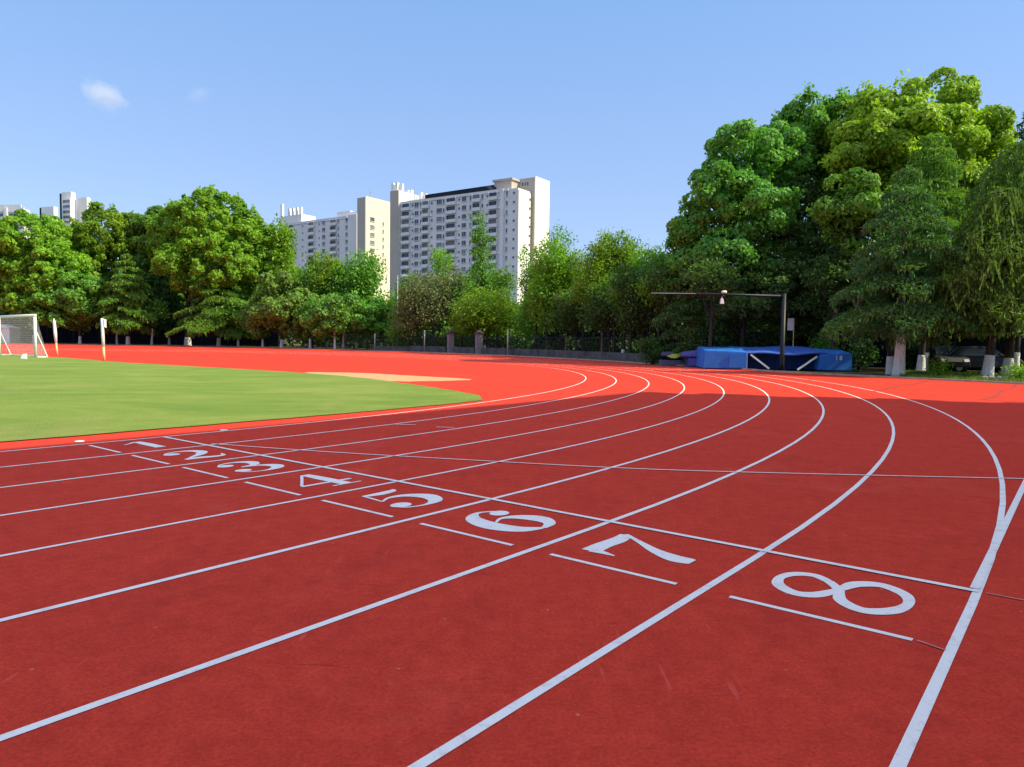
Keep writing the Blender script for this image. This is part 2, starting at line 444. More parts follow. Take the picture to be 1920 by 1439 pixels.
def stroke(mb, pts, closed=False, z=0.0, n=9):
    """pts: (x, y, width) along the middle of a brush stroke"""
    P = catmull(pts + ([pts[0]] if closed else []), n)
    b0 = len(mb.v)
    for i, (x, y, wd) in enumerate(P):
        a = P[max(i - 1, 0)]; c_ = P[min(i + 1, len(P) - 1)]
        if closed and i in (0, len(P) - 1): a, c_ = P[-2], P[1]
        t = Vector((c_[0] - a[0], c_[1] - a[1])).normalized()
        mb.v += [(x - t.y * wd / 2, y + t.x * wd / 2, z), (x + t.y * wd / 2, y - t.x * wd / 2, z)]
        if i:
            k = b0 + 2 * i
            mb.f.append((k - 2, k - 1, k + 1, k)); mb.mi.append(0)
def ball(mb, x, y, rx, ry, z=0.0):
    b0 = len(mb.v)
    mb.v += [(x + rx * math.cos(t), y + ry * math.sin(t), z) for t in np.linspace(0, 2 * math.pi, 24, endpoint=False)]
    mb.f.append(tuple(range(b0, b0 + 24))); mb.mi.append(0)
DIG = {
 1: [[(.10, .50, .02), (.20, .58, .035), (.30, .67, .05)], [(.335, .68, .10), (.335, .40, .13), (.335, .10, .13), (.335, .0, .14)]],
 2: [[(.05, .52, .02), (.12, .63, .03), (.28, .68, .05), (.44, .62, .12), (.48, .49, .14), (.40, .34, .11), (.22, .19, .05), (.07, .06, .03)],
     [(.06, .045, .07), (.22, .075, .11), (.40, .035, .10), (.53, .06, .06), (.58, .20, .015)], (.13, .52, .095, .085)],
 3: [[(.05, .54, .02), (.14, .65, .03), (.30, .69, .05), (.44, .62, .12), (.46, .51, .13), (.38, .40, .07), (.22, .37, .02)],
     [(.22, .355, .02), (.42, .33, .07), (.53, .20, .15), (.47, .07, .12), (.29, .0, .04), (.12, .04, .03), (.05, .14, .03)], (.13, .53, .09, .075), (.12, .155, .09, .075)],
 4: [[(.40, .69, .10), (.41, .40, .13), (.41, .10, .13), (.41, .01, .13)], [(.36, .68, .03), (.20, .45, .028), (.03, .21, .03)],
     [(.02, .195, .05), (.30, .195, .05), (.60, .195, .05)], [(.24, .012, .025), (.41, .012, .025), (.58, .012, .025)]],
 5: [[(.13, .67, .02), (.12, .52, .028), (.10, .36, .02)], [(.13, .645, .05), (.30, .625, .10), (.46, .645, .08), (.52, .69, .02)],
     [(.10, .36, .02), (.24, .435, .04), (.41, .40, .10), (.52, .24, .17), (.45, .07, .13), (.28, .005, .04), (.11, .04, .03), (.04, .13, .03)], (.12, .15, .10, .08)],
 6: [[(.52, .55, .02), (.44, .65, .03), (.31, .685, .05), (.16, .57, .14), (.10, .34, .19), (.16, .12, .15), (.31, .01, .04)],
     [(.31, .005, .04), (.46, .06, .10), (.52, .21, .17), (.44, .37, .11), (.32, .43, .04), (.20, .38, .02)], (.45, .555, .09, .075)],
 7: [[(.03, .63, .14), (.20, .64, .125), (.40, .63, .12), (.55, .655, .09)], [(.045, .64, .07), (.05, .55, .06), (.035, .45, .015)],
     [(.56, .66, .035), (.44, .48, .05), (.32, .30, .09), (.25, .13, .14), (.25, .03, .13), (.25, .0, .10)]],
 8: [[(.30, .355, .055), (.14, .43, .085), (.09, .53, .085), (.17, .645, .075), (.31, .685, .055), (.44, .64, .07), (.49, .54, .07), (.43, .44, .06)],
     [(.43, .44, .06), (.36, .385, .06), (.30, .355, .05)],
     [(.33, .345, .05), (.48, .30, .09), (.56, .18, .09), (.47, .045, .075), (.31, .0, .055), (.14, .05, .085), (.05, .17, .09), (.14, .30, .075), (.32, .345, .04)]],
}
for i in range(1, 9):
    mb = MB()
    for k, sdef in enumerate(DIG[i]):
        z = 0.0004 * k
        if isinstance(sdef, list): stroke(mb, sdef, z=z)
        else: ball(mb, *sdef, z=z)
    vs = []
    for (x, y, z) in mb.v:
        X, Y = AB(4.04 + x, 1.22 * i - 0.27 - y)
        vs.append((X, Y, 0.003 + z))
    me = bpy.data.meshes.new('lane_number'); me.from_pydata(vs, [], mb.f)
    bm = bmesh.new(); bm.from_mesh(me); bm.normal_update()
    for f in bm.faces:
        if f.normal.z < 0: f.normal_flip()
    bm.to_mesh(me); bm.free()
    link('lane_number', me, m_line, track)

rnd = random.Random(3)
near = [(a, -0.86 - 0.06 * rnd.random() - (0.0 if a < 8 else 0.012 * (a - 8) ** 2)) for a in np.linspace(-60, 13.2, 130)]
far = catmull([(13.9, -1.9), (14.7, -3.0), (16.6, -7.5), (18.4, -13.5), (18.8, -21), (18.6, -34), (19.6, -46), (19.6, -78)], 10)
far = [(a + rnd.uniform(-.06, .06), b) for a, b in far]
field = sheet('grass_field', [AB(a, b) for a, b in near + far + [(-60, -78)]], m_grass, 0.015)
field['kind'] = 'structure'
sand = sheet('sand_pit', [AB(a + rnd.uniform(-.08, .08), b + rnd.uniform(-.1, .1)) for a, b in catmull([(19.6, -17.2), (18.6, -15.8), (17.3, -11.0), (17.1, -9.6), (18.0, -8.5), (20.2, -8.0), (20.9, -9), (20.9, -12), (20.9, -15.0), (19.6, -17.2)], 6)[:-1]], m_sand, 0.004)
sand['kind'] = 'structure'
kb = MB()
ko = outer
for (p, q) in zip(ko, ko[1:]):
    p, q = Vector(p), Vector(q); t = (q - p).normalized(); n = Vector((t.y, -t.x)) * 0.11
    if n.y < 0: n = -n
    z0, z1 = tz(*p), tz(*q)
    q2 = q - t * 0.006
    kb.hexa([(p.x, p.y, z0 - .05), (q2.x, q2.y, z1 - .05), (q2.x + n.x, q2.y + n.y, z1 - .05), (p.x + n.x, p.y + n.y, z0 - .05),
             (p.x, p.y, z0 + .09), (q2.x, q2.y, z1 + .09), (q2.x + n.x, q2.y + n.y, z1 + .09), (p.x + n.x, p.y + n.y, z0 + .09)])
kb.build('kerb', m_kerb)['kind'] = 'structure'

# ------------------------------------------------------------------ foliage helpers
def nrm(a): return a / np.maximum(np.linalg.norm(a, axis=1, keepdims=True), 1e-9)
def leaf_obj(name, P, N, size, asp, tint, m, parent=None, T=None, rng=None):
    n = len(P); rng = rng or np.random.default_rng(1)
    N = nrm(N)
    if T is None: T = rng.normal(size=(n, 3))
    T = nrm(T - N * (T * N).sum(1, keepdims=True)); B = np.cross(N, T)
    s = np.asarray(size).reshape(-1, 1) * np.ones((n, 1)); a = s * asp
    bend = N * s * 0.18
    V = np.stack([P - T * s - bend, P + B * a, P + T * s - bend, P - B * a], 1).reshape(-1, 3)
    me = bpy.data.meshes.new(name)
    me.vertices.add(4 * n); me.vertices.foreach_set('co', V.astype(np.float32).ravel())
    me.loops.add(4 * n); me.loops.foreach_set('vertex_index', np.arange(4 * n, dtype=np.int32))
    me.polygons.add(n); me.polygons.foreach_set('loop_start', np.arange(0, 4 * n, 4, dtype=np.int32))
    me.update(calc_edges=True)
    at_ = me.attributes.new('tint', 'FLOAT', 'FACE'); at_.data.foreach_set('value', np.clip(tint, 0, 1).astype(np.float32))
    return link(name, me, m, parent)
def sph(n, rng): return nrm(rng.normal(size=(n, 3)))

def clumps(blobs, leaf, rng, lobe=0.28, lmin=0.7, dens=1.35, fill=0.15, floor=None):
    """cauliflower crown: leafy puffs over the surface of big ellipsoids; blobs = [(centre, radii)]"""
    P = []; N = []; S = []; T = []
    la = 2 * leaf * leaf * 0.62
    for c, r in blobs:
        c = np.array(c); r = np.array(r); rm = r.mean()
        lr0 = max(lmin, lobe * rm)
        area = 4 * math.pi * ((r[0] * r[1]) ** 1.6 / 3 + (r[0] * r[2]) ** 1.6 / 3 + (r[1] * r[2]) ** 1.6 / 3) ** (1 / 1.6)
        nl = max(6, int(area / (math.pi * lr0 ** 2) * 1.25))
        D = sph(nl, rng)
        for d in D:
            if d[2] < -0.75 and rng.random() < 0.6: continue
            lr = lr0 * rng.choice([rng.uniform(.4, .8), rng.uniform(.8, 1.25), rng.uniform(1.1, 1.5)])
            lc = c + d * r * rng.uniform(0.72, 1.0)
            n = int(2 * math.pi * lr * lr * dens / la)
            dd = nrm(rng.normal(size=(n, 3)) * 0.9 + d * 0.8 + np.array([0, 0, 0.35]))
            q = lc + dd * lr * np.array([1, 1, .85]) * (0.62 + 0.42 * rng.random((n, 1)) ** 0.6)
            P.append(q); N.append(dd + rng.normal(size=(n, 3)) * 0.45)
            S.append(leaf * rng.uniform(0.7, 1.25, n))
            T.append(np.clip(rng.normal(rng.uniform(0.2, 0.8), 0.2, n), 0, 1))
            if rng.random() < .45:                              # a stray sprig beyond the puff
                n = int(n * .12) + 5; o_ = nrm(d + rng.normal(size=(1, 3)) * .45 + np.array([0, 0, .2]))[0]
                P.append(lc + o_ * lr * 1.2 + rng.normal(size=(n, 3)) * lr * .2); N.append(rng.normal(size=(n, 3)) + o_)
                S.append(leaf * rng.uniform(.6, 1.1, n)); T.append(np.clip(rng.normal(.7, .2, n), 0, 1))
        n = int(area * fill * dens / la)
        q = c + sph(n, rng) * r * rng.uniform(0.2, 0.85, (n, 1))
        P.append(q); N.append(rng.normal(size=(n, 3))); S.append(leaf * rng.uniform(.7, 1.3, n)); T.append(rng.random(n) * .6)
    P = np.concatenate(P); N = np.concatenate(N); S = np.concatenate(S); T = np.concatenate(T)
    if floor is not None:
        k = P[:, 2] > floor; P, N, S, T = P[k], N[k], S[k], T[k]
    return P, N, S, T
def sparse(blobs, leaf, rng, n, clus=0.45, per=26):
    """loose crown: clusters of leaves through the volume with gaps between"""
    P = []; N = []; S = []; T = []; centres = []
    vol = [b[1][0] * b[1][1] * b[1][2] for b in blobs]; tot = sum(vol)
    for (c, r), v_ in zip(blobs, vol):
        k = max(3, int(n * v_ / tot / per))
        cc = np.array(c) + sph(k, rng) * np.array(r) * rng.random((k, 1)) ** 0.42
        centres.append(cc)
        for q in cc:
            m_ = int(per * rng.uniform(.5, 1.5))
            P.append(q + rng.normal(size=(m_, 3)) * clus * np.array([1, 1, .75]))
            N.append(rng.normal(size=(m_, 3)) + np.array([0, 0, .7])); S.append(leaf * rng.uniform(.6, 1.3, m_))
            T.append(np.clip(rng.normal(rng.uniform(.2, .8), .2, m_), 0, 1))
    return np.concatenate(P), np.concatenate(N), np.concatenate(S), np.concatenate(T), np.concatenate(centres)

def trunk_part(root, base_r, H, lean, rng, targets, wash=1.2, washm=None, bark=None, limb=1.0):
    """tapered trunk with limbs towards target points (local), lower part limewashed as a sleeve of paint"""
    mb = MB(); bark = bark or m_bark
    def tp(z):
        k = z / max(H, .1)
        return Vector((lean[0] * k * H + 0.25 * base_r * math.sin(3.1 * k + lean[0] * 9), lean[1] * k * H, z))
    zs = [0, .12, .45, .95, 1.5, 2.2] + [H * t for t in (.3, .42, .55, .7, .85, 1.0) if H * t > 2.4]
    rad = [base_r * (1.30 if z == 0 else 1.12 if z < .2 else 1.05 if z < .6 else max(.16, 1 - .85 * z / H)) for z in zs]
    mb.tube([tp(z) for z in zs], rad, 10)
    for t in targets:
        t = Vector(t)
        z0 = max(1.9, min(H * .8, t.z * rng.uniform(.42, .62)))
        p0 = tp(z0); mid = p0.lerp(t, .5) + Vector((rng.uniform(-.2, .2), rng.uniform(-.2, .2), .06 * (t - p0).length))
        r0 = base_r * .42 * limb * max(.3, 1 - .6 * z0 / H)
        mb.tube([p0, p0.lerp(mid, .5) + Vector((0, 0, .03)), mid, mid.lerp(t, .55), t], [r0, r0 * .85, r0 * .62, r0 * .38, r0 * .15], 6)
    o = mb.build('trunk', bark, root, smooth=True)
    if wash:
        wb = MB()
        zz = [0.0, .12, .45, .95] + [z for z in (1.5, 2.2) if z < wash] + [wash]
        zz = sorted(set(z for z in zz if z <= wash))
        def rr(z):
            for (a, ra), (b, rb) in zip(zip(zs, rad), list(zip(zs, rad))[1:]):
                if z <= b: return ra + (rb - ra) * (z - a) / (b - a)
            return rad[-1]
        wb.tube([tp(z) + Vector((0, 0, 0.002)) for z in zz], [rr(z) + .012 for z in zz], 12)
        wb.build('painted_base', m_lime, root, smooth=True)
    return o
def pick(P, k, rng):
    return [P[i] for i in rng.integers(0, len(P), k)]
TREEGROUP = {'camphor': 'broad leaved trees around the track', 'cedar': 'cedars around the track', 'loose': 'young trees behind the far bend'}

def camphor(name, label, u, Y, blobs_px, leaf, m, seed, base_r=.3, wash=1.2, lean=(0, 0), cat='tree', lobe=.28, lmin=.7, depth=.85, dens=1.35, group='camphor'):
    """blobs_px: (u, v, ru, rv, depth offset in m) in photo pixels, turned into real ellipsoids round depth Y"""
    rng = np.random.default_rng(seed)
    f = foot(u, Y); root = empty(name, f, 0, label, cat, TREEGROUP[group])
    k = Y / FPX; bl = []
    for (bu, bv, ru, rv, dy) in blobs_px:
        p = at(bu, bv, Y + dy) - f; kk = (Y + dy) / FPX
        bl.append((tuple(p), (ru * kk, (ru * .6 + rv * .4) * kk * depth, rv * kk)))
    P, N, S, T = clumps(bl, leaf, rng, lobe, lmin, dens)
    top = max(b[0][2] for b in bl)
    leaf_obj('crown', P, N, S, .62, T, m, root, rng=rng)
    tg = [Vector(b[0]) * 1.0 for b in bl] + [Vector(p) for p in pick(P, 6, rng)]
    trunk_part(root, base_r, max(3, top), lean, rng, tg, wash)
    return root
def loose(name, label, u, Y, blobs_px, leaf, n, m, seed, base_r=.12, wash=0, lean=(0, 0), clus=.4, per=24, cat='tree', limbs=22):
    rng = np.random.default_rng(seed)
    f = foot(u, Y); root = empty(name, f, 0, label, cat, TREEGROUP['loose'])
    bl = []
    for (bu, bv, ru, rv, dy) in blobs_px:
        p = at(bu, bv, Y + dy) - f; kk = (Y + dy) / FPX
        bl.append((tuple(p), (ru * kk, ru * kk, rv * kk)))
    P, N, S, T, C = sparse(bl, leaf, rng, n, clus, per)
    k = P[:, 2] > .3
    leaf_obj('crown', P[k], N[k], S[k], .6, T[k], m, root, rng=rng)
    top = max(b[0][2] + b[1][2] * .6 for b in bl)
    trunk_part(root, base_r, top, lean, rng, [Vector(p) for p in pick(C[C[:, 2] > 1.5] if (C[:, 2] > 1.5).any() else C, limbs, rng)], wash, limb=.7)
    return root
def cedar(name, label, u, Y, H, RAD, z0, leaf, m, seed, base_r=.28, wash=1.2, droop=.28, spacing=.85, lean=(0, 0), hang=.25, weep=0.0, dens=1.0, asym=None, power=.75, cat='tree', zmin=.6):
    rng = np.random.default_rng(seed)
    f = foot(u, Y); root = empty(name, f, 0, label, cat, TREEGROUP['cedar'])
    P = []; N = []; S = []; T = []; TT = []
    mb = MB()
    z = z0
    while z < H - .3:
        t = (z - z0) / (H - z0)
        Lm = RAD * (1 - t) ** power * (0.72 if t < .08 else 1) + .35
        nb = int(rng.integers(5, 7))
        ph = rng.random() * 6.28
        for k in range(nb):
            az = ph + 6.28 * k / nb + rng.normal() * .2
            L = Lm * rng.uniform(.65, 1.12)
            if asym: L *= 1 + asym[1] * math.cos(az - asym[0])
            d = np.array([math.cos(az), math.sin(az), 0]); sd = np.array([-d[1], d[0], 0])
            o = np.array([lean[0] * z, lean[1] * z, z + rng.normal() * .07])
            rise = .10 * L * rng.uniform(.5, 1.1)
            def pt(s): return o + d * L * s + np.array([0, 0, rise * math.sin(min(1, s * 1.2) * 2.2) - droop * L * s ** 2.4])
            mb.tube([pt(s) for s in (0, .3, .6, .92)], [base_r * .2 * (1 - .7 * t) + .01, base_r * .14 * (1 - .7 * t) + .008, .02, .006], 5)
            n = int((L * L * .42 + L * .5) * 30 * dens * (0.16 / leaf) ** 1.6)
            s = rng.random(n) ** .62
            wv = .36 * L * np.sin(np.clip(s * 1.05, 0, 1) * 2.7) + .1
            cc = np.array([pt(x) for x in s]) + sd * (rng.uniform(-1, 1, (n, 1)) * wv[:, None])
            cc[:, 2] += rng.normal(size=n) * .07 - (np.abs((cc - o) @ sd)) * .16
            hg = rng.random(n) < hang
            cc[hg, 2] -= rng.random(hg.sum()) * .35
            nn = np.array([0, 0, 1.0]) + rng.normal(size=(n, 3)) * .42
            nn[hg] = rng.normal(size=(hg.sum(), 3)) * np.array([1, 1, .2])
            td = d * .8 + sd * np.sign(rng.normal(size=(n, 1))) * .7 + rng.normal(size=(n, 3)) * .3
            td[hg] = np.array([0, 0, -1.0]) + rng.normal(size=(hg.sum(), 3)) * .25
            P.append(cc); N.append(nn); S.append(leaf * rng.uniform(.7, 1.3, n)); TT.append(td)
            T.append(np.clip(rng.normal(rng.uniform(.25, .75), .18, n), 0, 1))
            if weep:
                for q in range(int(L * 9 * weep)):
                    s0 = rng.uniform(.25, 1.0); st_ = pt(s0) + sd * rng.uniform(-.4, .4) * L * .4
                    ln = rng.uniform(.6, 1.9) * (.6 + .5 * weep); kk = int(ln / (leaf * .8)) + 1
                    zz = -np.arange(kk)[:, None] * leaf * .8 * np.array([[0, 0, 1]])
                    drift = rng.normal(size=3) * .05
                    c2 = st_ + zz + np.arange(kk)[:, None] * drift * np.array([1, 1, 0]) + rng.normal(size=(kk, 3)) * .02
                    P.append(c2); N.append(rng.normal(size=(kk, 3)) * np.array([1, 1, .15])); S.append(np.full(kk, leaf) * rng.uniform(.8, 1.2, kk))
                    TT.append(np.tile([0, 0, -1.0], (kk, 1)) + rng.normal(size=(kk, 3)) * .15); T.append(np.clip(rng.normal(rng.uniform(.3, .9), .12, kk), 0, 1))
        z += spacing * rng.uniform(.7, 1.3) * (1 - .35 * t)
    P = np.concatenate(P); N = np.concatenate(N); S = np.concatenate(S); T = np.concatenate(T); TT = np.concatenate(TT)
    k = P[:, 2] > zmin + .5 * np.sin(P[:, 0] * 2.3) * (zmin > 1)
    leaf_obj('crown', P[k], N[k], S[k], .34, T[k], m, root, T=TT[k], rng=rng)
    trunk_part(root, base_r, H - 1.3, lean, rng, [], wash)
    mb.build('limbs', m_bark, root, smooth=True)
    return root
def shrub(name, label, u, Y, w_, h, leaf, m, seed, cat='shrub', group='undergrowth beneath the trees', n=1400):
    rng = np.random.default_rng(seed)
    f = foot(u, Y); root = empty(name, f, 0, label, cat, group)
    bl = [((rng.uniform(-.4, .4) * w_, rng.uniform(-.3, .3) * w_, h * rng.uniform(.35, .6)), (w_ * .45, w_ * .4, h * .45)) for _ in range(3)]
    P, N, S, T, C = sparse(bl, leaf, rng, n, .22, 20)
    k = P[:, 2] > .02
    leaf_obj('foliage', P[k], N[k], S[k], .6, T[k], m, root, rng=rng)
    mb = MB()
    for c_ in pick(C, 9, rng): mb.tube([(0, 0, 0), (c_[0] * .4, c_[1] * .4, max(.1, c_[2] * .6)), tuple(c_)], [.04, .025, .008], 5)
    mb.build('stem', m_bark, root)
    return root
#@@OBJECTS
# ------------------------------------------------------------------ apartment blocks
def frame_at(name, u, Y, rz, label, cat='building', group=None):
    p = at(u, 645, Y)
    return empty(name, (p.x, Y, 0), rz, label, cat, group)
ANG = math.atan2(-.555, .83)
def win_mesh(w_, h, glass, mull=2, d=0.14, sill=True):
    fr = MB(); t = .09
    fr.box(-w_/2, w_/2, -d, .05, 0, t).box(-w_/2, w_/2, -d, .05, h - t, h)
    fr.box(-w_/2, -w_/2 + t, -d + .003, .047, t, h - t).box(w_/2 - t, w_/2, -d + .003, .047, t, h - t)
    for k in range(1, mull):
        x = -w_/2 + w_ * k / mull
        fr.box(x - .035, x + .035, -d + .006, .03, t, h - t)
    if sill: fr.box(-w_/2 - .12, w_/2 + .12, -d - .16, .02, -.12, -.004)
    return fr.mesh('window'), MB().box(-w_/2 + .02, w_/2 - .02, -.035, .04, .02, h - .02).mesh('pane')
def place_window(meshes, glass, parent, x, y, z, rz=0):
    fm, pm = meshes
    o = bpy.data.objects.new('window', fm); col.objects.link(o); o.parent = parent
    o.location = (x, y, z); o.rotation_euler = (0, 0, rz)
    g = bpy.data.objects.new('pane', pm); col.objects.link(g); g.parent = o
    g.material_slots[0].link = 'OBJECT'; g.material_slots[0].material = glass
    return o
def prep(ms):
    ms[0].materials.append(m_frame); ms[1].materials.append(m_glass); return ms
W_wide = prep(win_mesh(2.6, 1.75, m_glass, 3)); W_mid = prep(win_mesh(2.0, 1.7, m_glass, 2)); W_slit = prep(win_mesh(.75, 1.5, m_glass, 1)); W_tiny = prep(win_mesh(.9, .85, m_glass, 1, sill=False))
def balcony_meshes(w_, proj=1.0):
    b = MB()
    b.box(-w_/2, w_/2, -proj, 0, -.18, 0)                       # slab
    b.box(-w_/2, w_/2, -proj - .003, -proj + .10, .002, 1.0)    # parapet
    b.box(-w_/2 + .003, -w_/2 + .1, -proj + .102, -.002, .002, 1.0).box(w_/2 - .1, w_/2 - .003, -proj + .102, -.002, .002, 1.0)
    b.box(-w_/2 + .006, -w_/2 + .12, -proj + .2, -.002, 1.002, 2.6).box(w_/2 - .12, w_/2 - .006, -proj + .2, -.002, 1.002, 2.6)
    me = b.mesh('balcony')
    gl = MB()
    n = 4
    for k in range(n):
        x0 = -w_/2 + .2 + (w_ - .4) * k / n
        gl.box(x0 + .05, x0 + (w_ - .4) / n - .05, -.16, -.03, .25, 2.35)
    g = gl.mesh('balcony_window')
    rc = MB().box(-w_/2 + .14, w_/2 - .14, -.10, -.02, .02, 2.58).mesh('recess_shade_panel')  # flat dark panel on the wall, painted as the recess in shade
    return me, g, rc
BAL = {}
def place_balcony(parent, x, z, w_, rng):
    if w_ not in BAL:
        a, b, c_ = balcony_meshes(w_); a.materials.append(m_wall); b.materials.append(m_glass2); c_.materials.append(m_recess); BAL[w_] = (a, b, c_)
    ms = BAL[w_]
    o = bpy.data.objects.new('balcony', ms[0]); col.objects.link(o); o.parent = parent; o.location = (x, 0, z)
    g = bpy.data.objects.new('recess_shade_panel', ms[2]); col.objects.link(g); g.parent = o
    g = bpy.data.objects.new('balcony_window', ms[1]); col.objects.link(g); g.parent = o
    g.material_slots[0].link = 'OBJECT'; g.material_slots[0].material = rng.choice([m_glass, m_glass2, m_glass])
    if rng.random() < .45:                                       # an air conditioner on the wall below
        ac = MB().box(-.45, .45, -.45, -.01, 0, .6).build('air_conditioner', m_white, parent); ac.location = (x + w_/2 + .8, 0, z - .1)

def x_of(u, u0, u1, length): return -length * (u1 - u) / (u1 - u0)
rb = random.Random(5)
# the big slab block in the middle
A = frame_at('apartment_building', 967.5, 250, ANG, 'tall grey and cream apartment slab with dark sloping roof and rooftop fins, the largest block', group='apartment blocks beyond the trees')
w1 = MB()
w1.box(-54, 0, 0, 7.6, 0, 54.9).box(-54.0, -13.2, 7.602, 15.5, 0, 54.6)
w1.box(-7.0, -5.6, -.75, -.004, 0, 54.96)                        # pilaster on the front
w1.box(-54.0, -4.0, -.28, -.004, 54.3, 55.25)                   # parapet band
w1.build('wall', m_wall, A)
MB().box(.004, .5, -.3, 7.3, 0, 54.2).build('end_wall', m_wallb, A)
tb = MB().box(-13.0, 1.4, 8.3, 17.9, 0, 60.0)
tb.build('stair_tower', m_wallc, A)  # front face coloured beige for its shade, the sunlit end is paler
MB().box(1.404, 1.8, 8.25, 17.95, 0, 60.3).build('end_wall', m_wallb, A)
MB().box(-12.6, -5.2, 3.6, 8.2, 54.95, 58.9).box(-13.2, -4.6, 3.2, 8.25, 58.903, 59.6).build('roof_room', m_wallc, A)
MB().hexa([(-42.5, .8, 55.3), (-11.5, .8, 55.3), (-11.5, 6.6, 55.6), (-42.5, 6.6, 55.6), (-42.5, .81, 57.0), (-14.5, .81, 57.2), (-12.2, 6.5, 58.8), (-42.5, 6.5, 58.2)]).build('roof', m_roof, A)
lt = MB().box(-58.6, -54.2, -.8, 10.5, 0, 59.6)
lt.build('stair_tower', m_wallw, A)
MB().box(-58.6, -54.25, -1.05, -.804, 0, 59.7).build('tower_front_shade', m_wallc, A)  # beige slab over the white tower puts its shaded side into colour
for k, (x, y, h) in enumerate([(-58.2, 0.2, 3.3), (-56.4, .6, 3.4), (-54.9, 1.6, 3.0), (-54.9, 5.0, 1.2), (-54.9, 7.0, 1.6), (-52.0, 6.2, 2.2), (-50.0, 7.2, 3.2), (-48.2, 8.0, 2.6), (-46.2, 8.6, 2.4)]):
    zb = 59.6 if x < -54 else 56.6
    MB().box(x - .55, x + .55, y - .5, y + .5, zb, zb + h).build('roof_fin', m_wallw, A)
MB().box(-53.6, -43, 4.2, 12, 55.0, 56.6).build('roof_room', m_wallw, A)
colsA = [('b', 760, 4.2), ('w', 781, 'mid'), ('s', 789.5, 0), ('l', 800, 3.4), ('t', 811.5, 0), ('w', 826, 'wide'), ('b', 849.5, 4.6), ('w', 873, 'mid'), ('s', 884.5, 0), ('b', 896.5, 3.6), ('b', 926, 3.8), ('s', 949, 0), ('t', 961, 0), ('t', 773.5, 0), ('s', 834.5, 0), ('t', 864, 0), ('s', 906.5, 0), ('t', 915, 0)]
for row in range(11):
    zf = 54.9 - 3.15 * (row + 1)
    for kind, u, q in colsA:
        x = x_of(u, 748, 967.5, 54)
        if kind == 'w' and row < 10: place_window(W_wide if q == 'wide' else W_mid, rb.choice([m_glass, m_glass, m_glass2]), A, x, -.004, zf + .85)
        elif kind in 'bl' and row < 11: place_balcony(A, x, zf + .1, q, rb)
        elif kind == 's' and row < 10: place_window(W_slit, rb.choice([m_glass, m_glass2]), A, x, -.004, zf + .85)
        elif kind == 't' and row < 10: place_window(W_tiny, m_glass, A, x, -.004, zf + 1.2)
for row in range(12):                                            # small windows up the corner of the end wall
    place_window(W_tiny, m_glass, A, .505, 7.0 - .35, 51.6 - 3.15 * row, math.pi / 2)
for k in range(3): place_window(W_slit, m_glass, A, -3.6 + 1.1 * k, 8.296, 57.2)

# cream tower left of it
Bt = frame_at('apartment_building', 684, 300, ANG, 'cream tower block with a blank sunlit upper wall, left of the big slab', group='apartment blocks beyond the trees')
MB().box(-4.6, -.002, 0, 19, 0, 61.0).build('wall', m_wallc, Bt)  # shade of the left face is in the beige, lit face is separate
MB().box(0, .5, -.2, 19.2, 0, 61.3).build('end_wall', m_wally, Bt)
MB().tube([(-2, 5, 61), (-2, 5, 65)], .12, 6).tube([(-2.8, 5, 64), (-1.2, 5, 64)], .06, 5).build('antenna', m_steel, Bt)
for row in range(9):
    zf = 51.5 - 3.2 * row
    place_window(W_wide, rb.choice([m_glass, m_glass2]), Bt, .505, 3.6, zf, math.pi / 2)
    if row < 8: place_window(W_slit, m_glass, Bt, .505, 10.0, zf - .8, math.pi / 2)

# grey slab further left
G = frame_at('apartment_building', 672, 322, ANG, 'lower grey apartment slab half hidden behind yellow green trees', group='apartment blocks beyond the trees')
g_ = MB().box(-54, 0, 0, 14, 0, 57.4).box(-6.2, -.6, -.6, -.004, 0, 57.9).box(-54, -7, -.25, -.004, 56.6, 57.7)
g_.build('wall', m_wall, G)
MB().box(-17, -8.4, 3, 10, 57.42, 60.6).build('roof_room', m_wall, G)
MB().box(-9.6, -1.2, 2.6, 9, 60.603 - 3.18, 59.9).build('roof_room', m_wallw, G)
MB().box(-54.0, -38.5, .6, 9, 57.42, 61.4).build('roof_room', m_wallw, G)
for k, x in enumerate((-53.0, -47.5, -44.8, -42.0, -39.4)):
    MB().box(x - .6, x + .6, .5, 1.6, 61.404, 64.8 if k else 67.4).build('roof_fin', m_wallw, G)
for row in range(9):
    zf = 57.4 - 3.2 * (row + 1)
    for kind, u in (('w', 553), ('b', 567), ('t', 585), ('b', 600), ('t', 612), ('w', 619), ('b', 635), ('s', 642), ('w', 655)):
        x = x_of(u, 545, 672, 54)
        if kind == 'b': place_balcony(G, x, zf + .1, 4.2, rb)
        else: place_window({'w': W_mid, 't': W_tiny, 's': W_slit}[kind], rb.choice([m_glass, m_glass2]), G, x, -.004, zf + .9)

# far blocks at the left edge
H1 = frame_at('apartment_building', 52, 430, R(-6), 'distant white tower with rows of dark windows at the left edge', group='apartment blocks beyond the trees')
MB().box(-34, 0, 0, 4, 0, 77.0).build('wall', m_wallw, H1)
for x in (-30.0, -22.0, -11.6, -.8): MB().box(x - .9, x + .9, -.9, -.004, 0, 77.8).build('pilaster', m_wallw, H1)
MB().box(-20.8, -1.9, -.4, -.004, 75.4, 79.6).build('parapet', m_wallw, H1)
for row in range(8):
    zf = 75.6 - 3.4 * (row + 1)
    for x in (-27.8, -24.6, -18.6, -15.2, -8.8, -5.2):
        place_window(W_wide, rb.choice([m_glass, m_glass, m_glass2]), H1, x, -.004, zf + .6)
H2 = frame_at('apartment_building', 121, 460, R(-20), 'distant white tower block with a dark narrow side, tallest over the left trees', group='apartment blocks beyond the trees')
MB().box(0, 8.2, 0, 3, 0, 93.0).build('wall', m_wallw, H2)
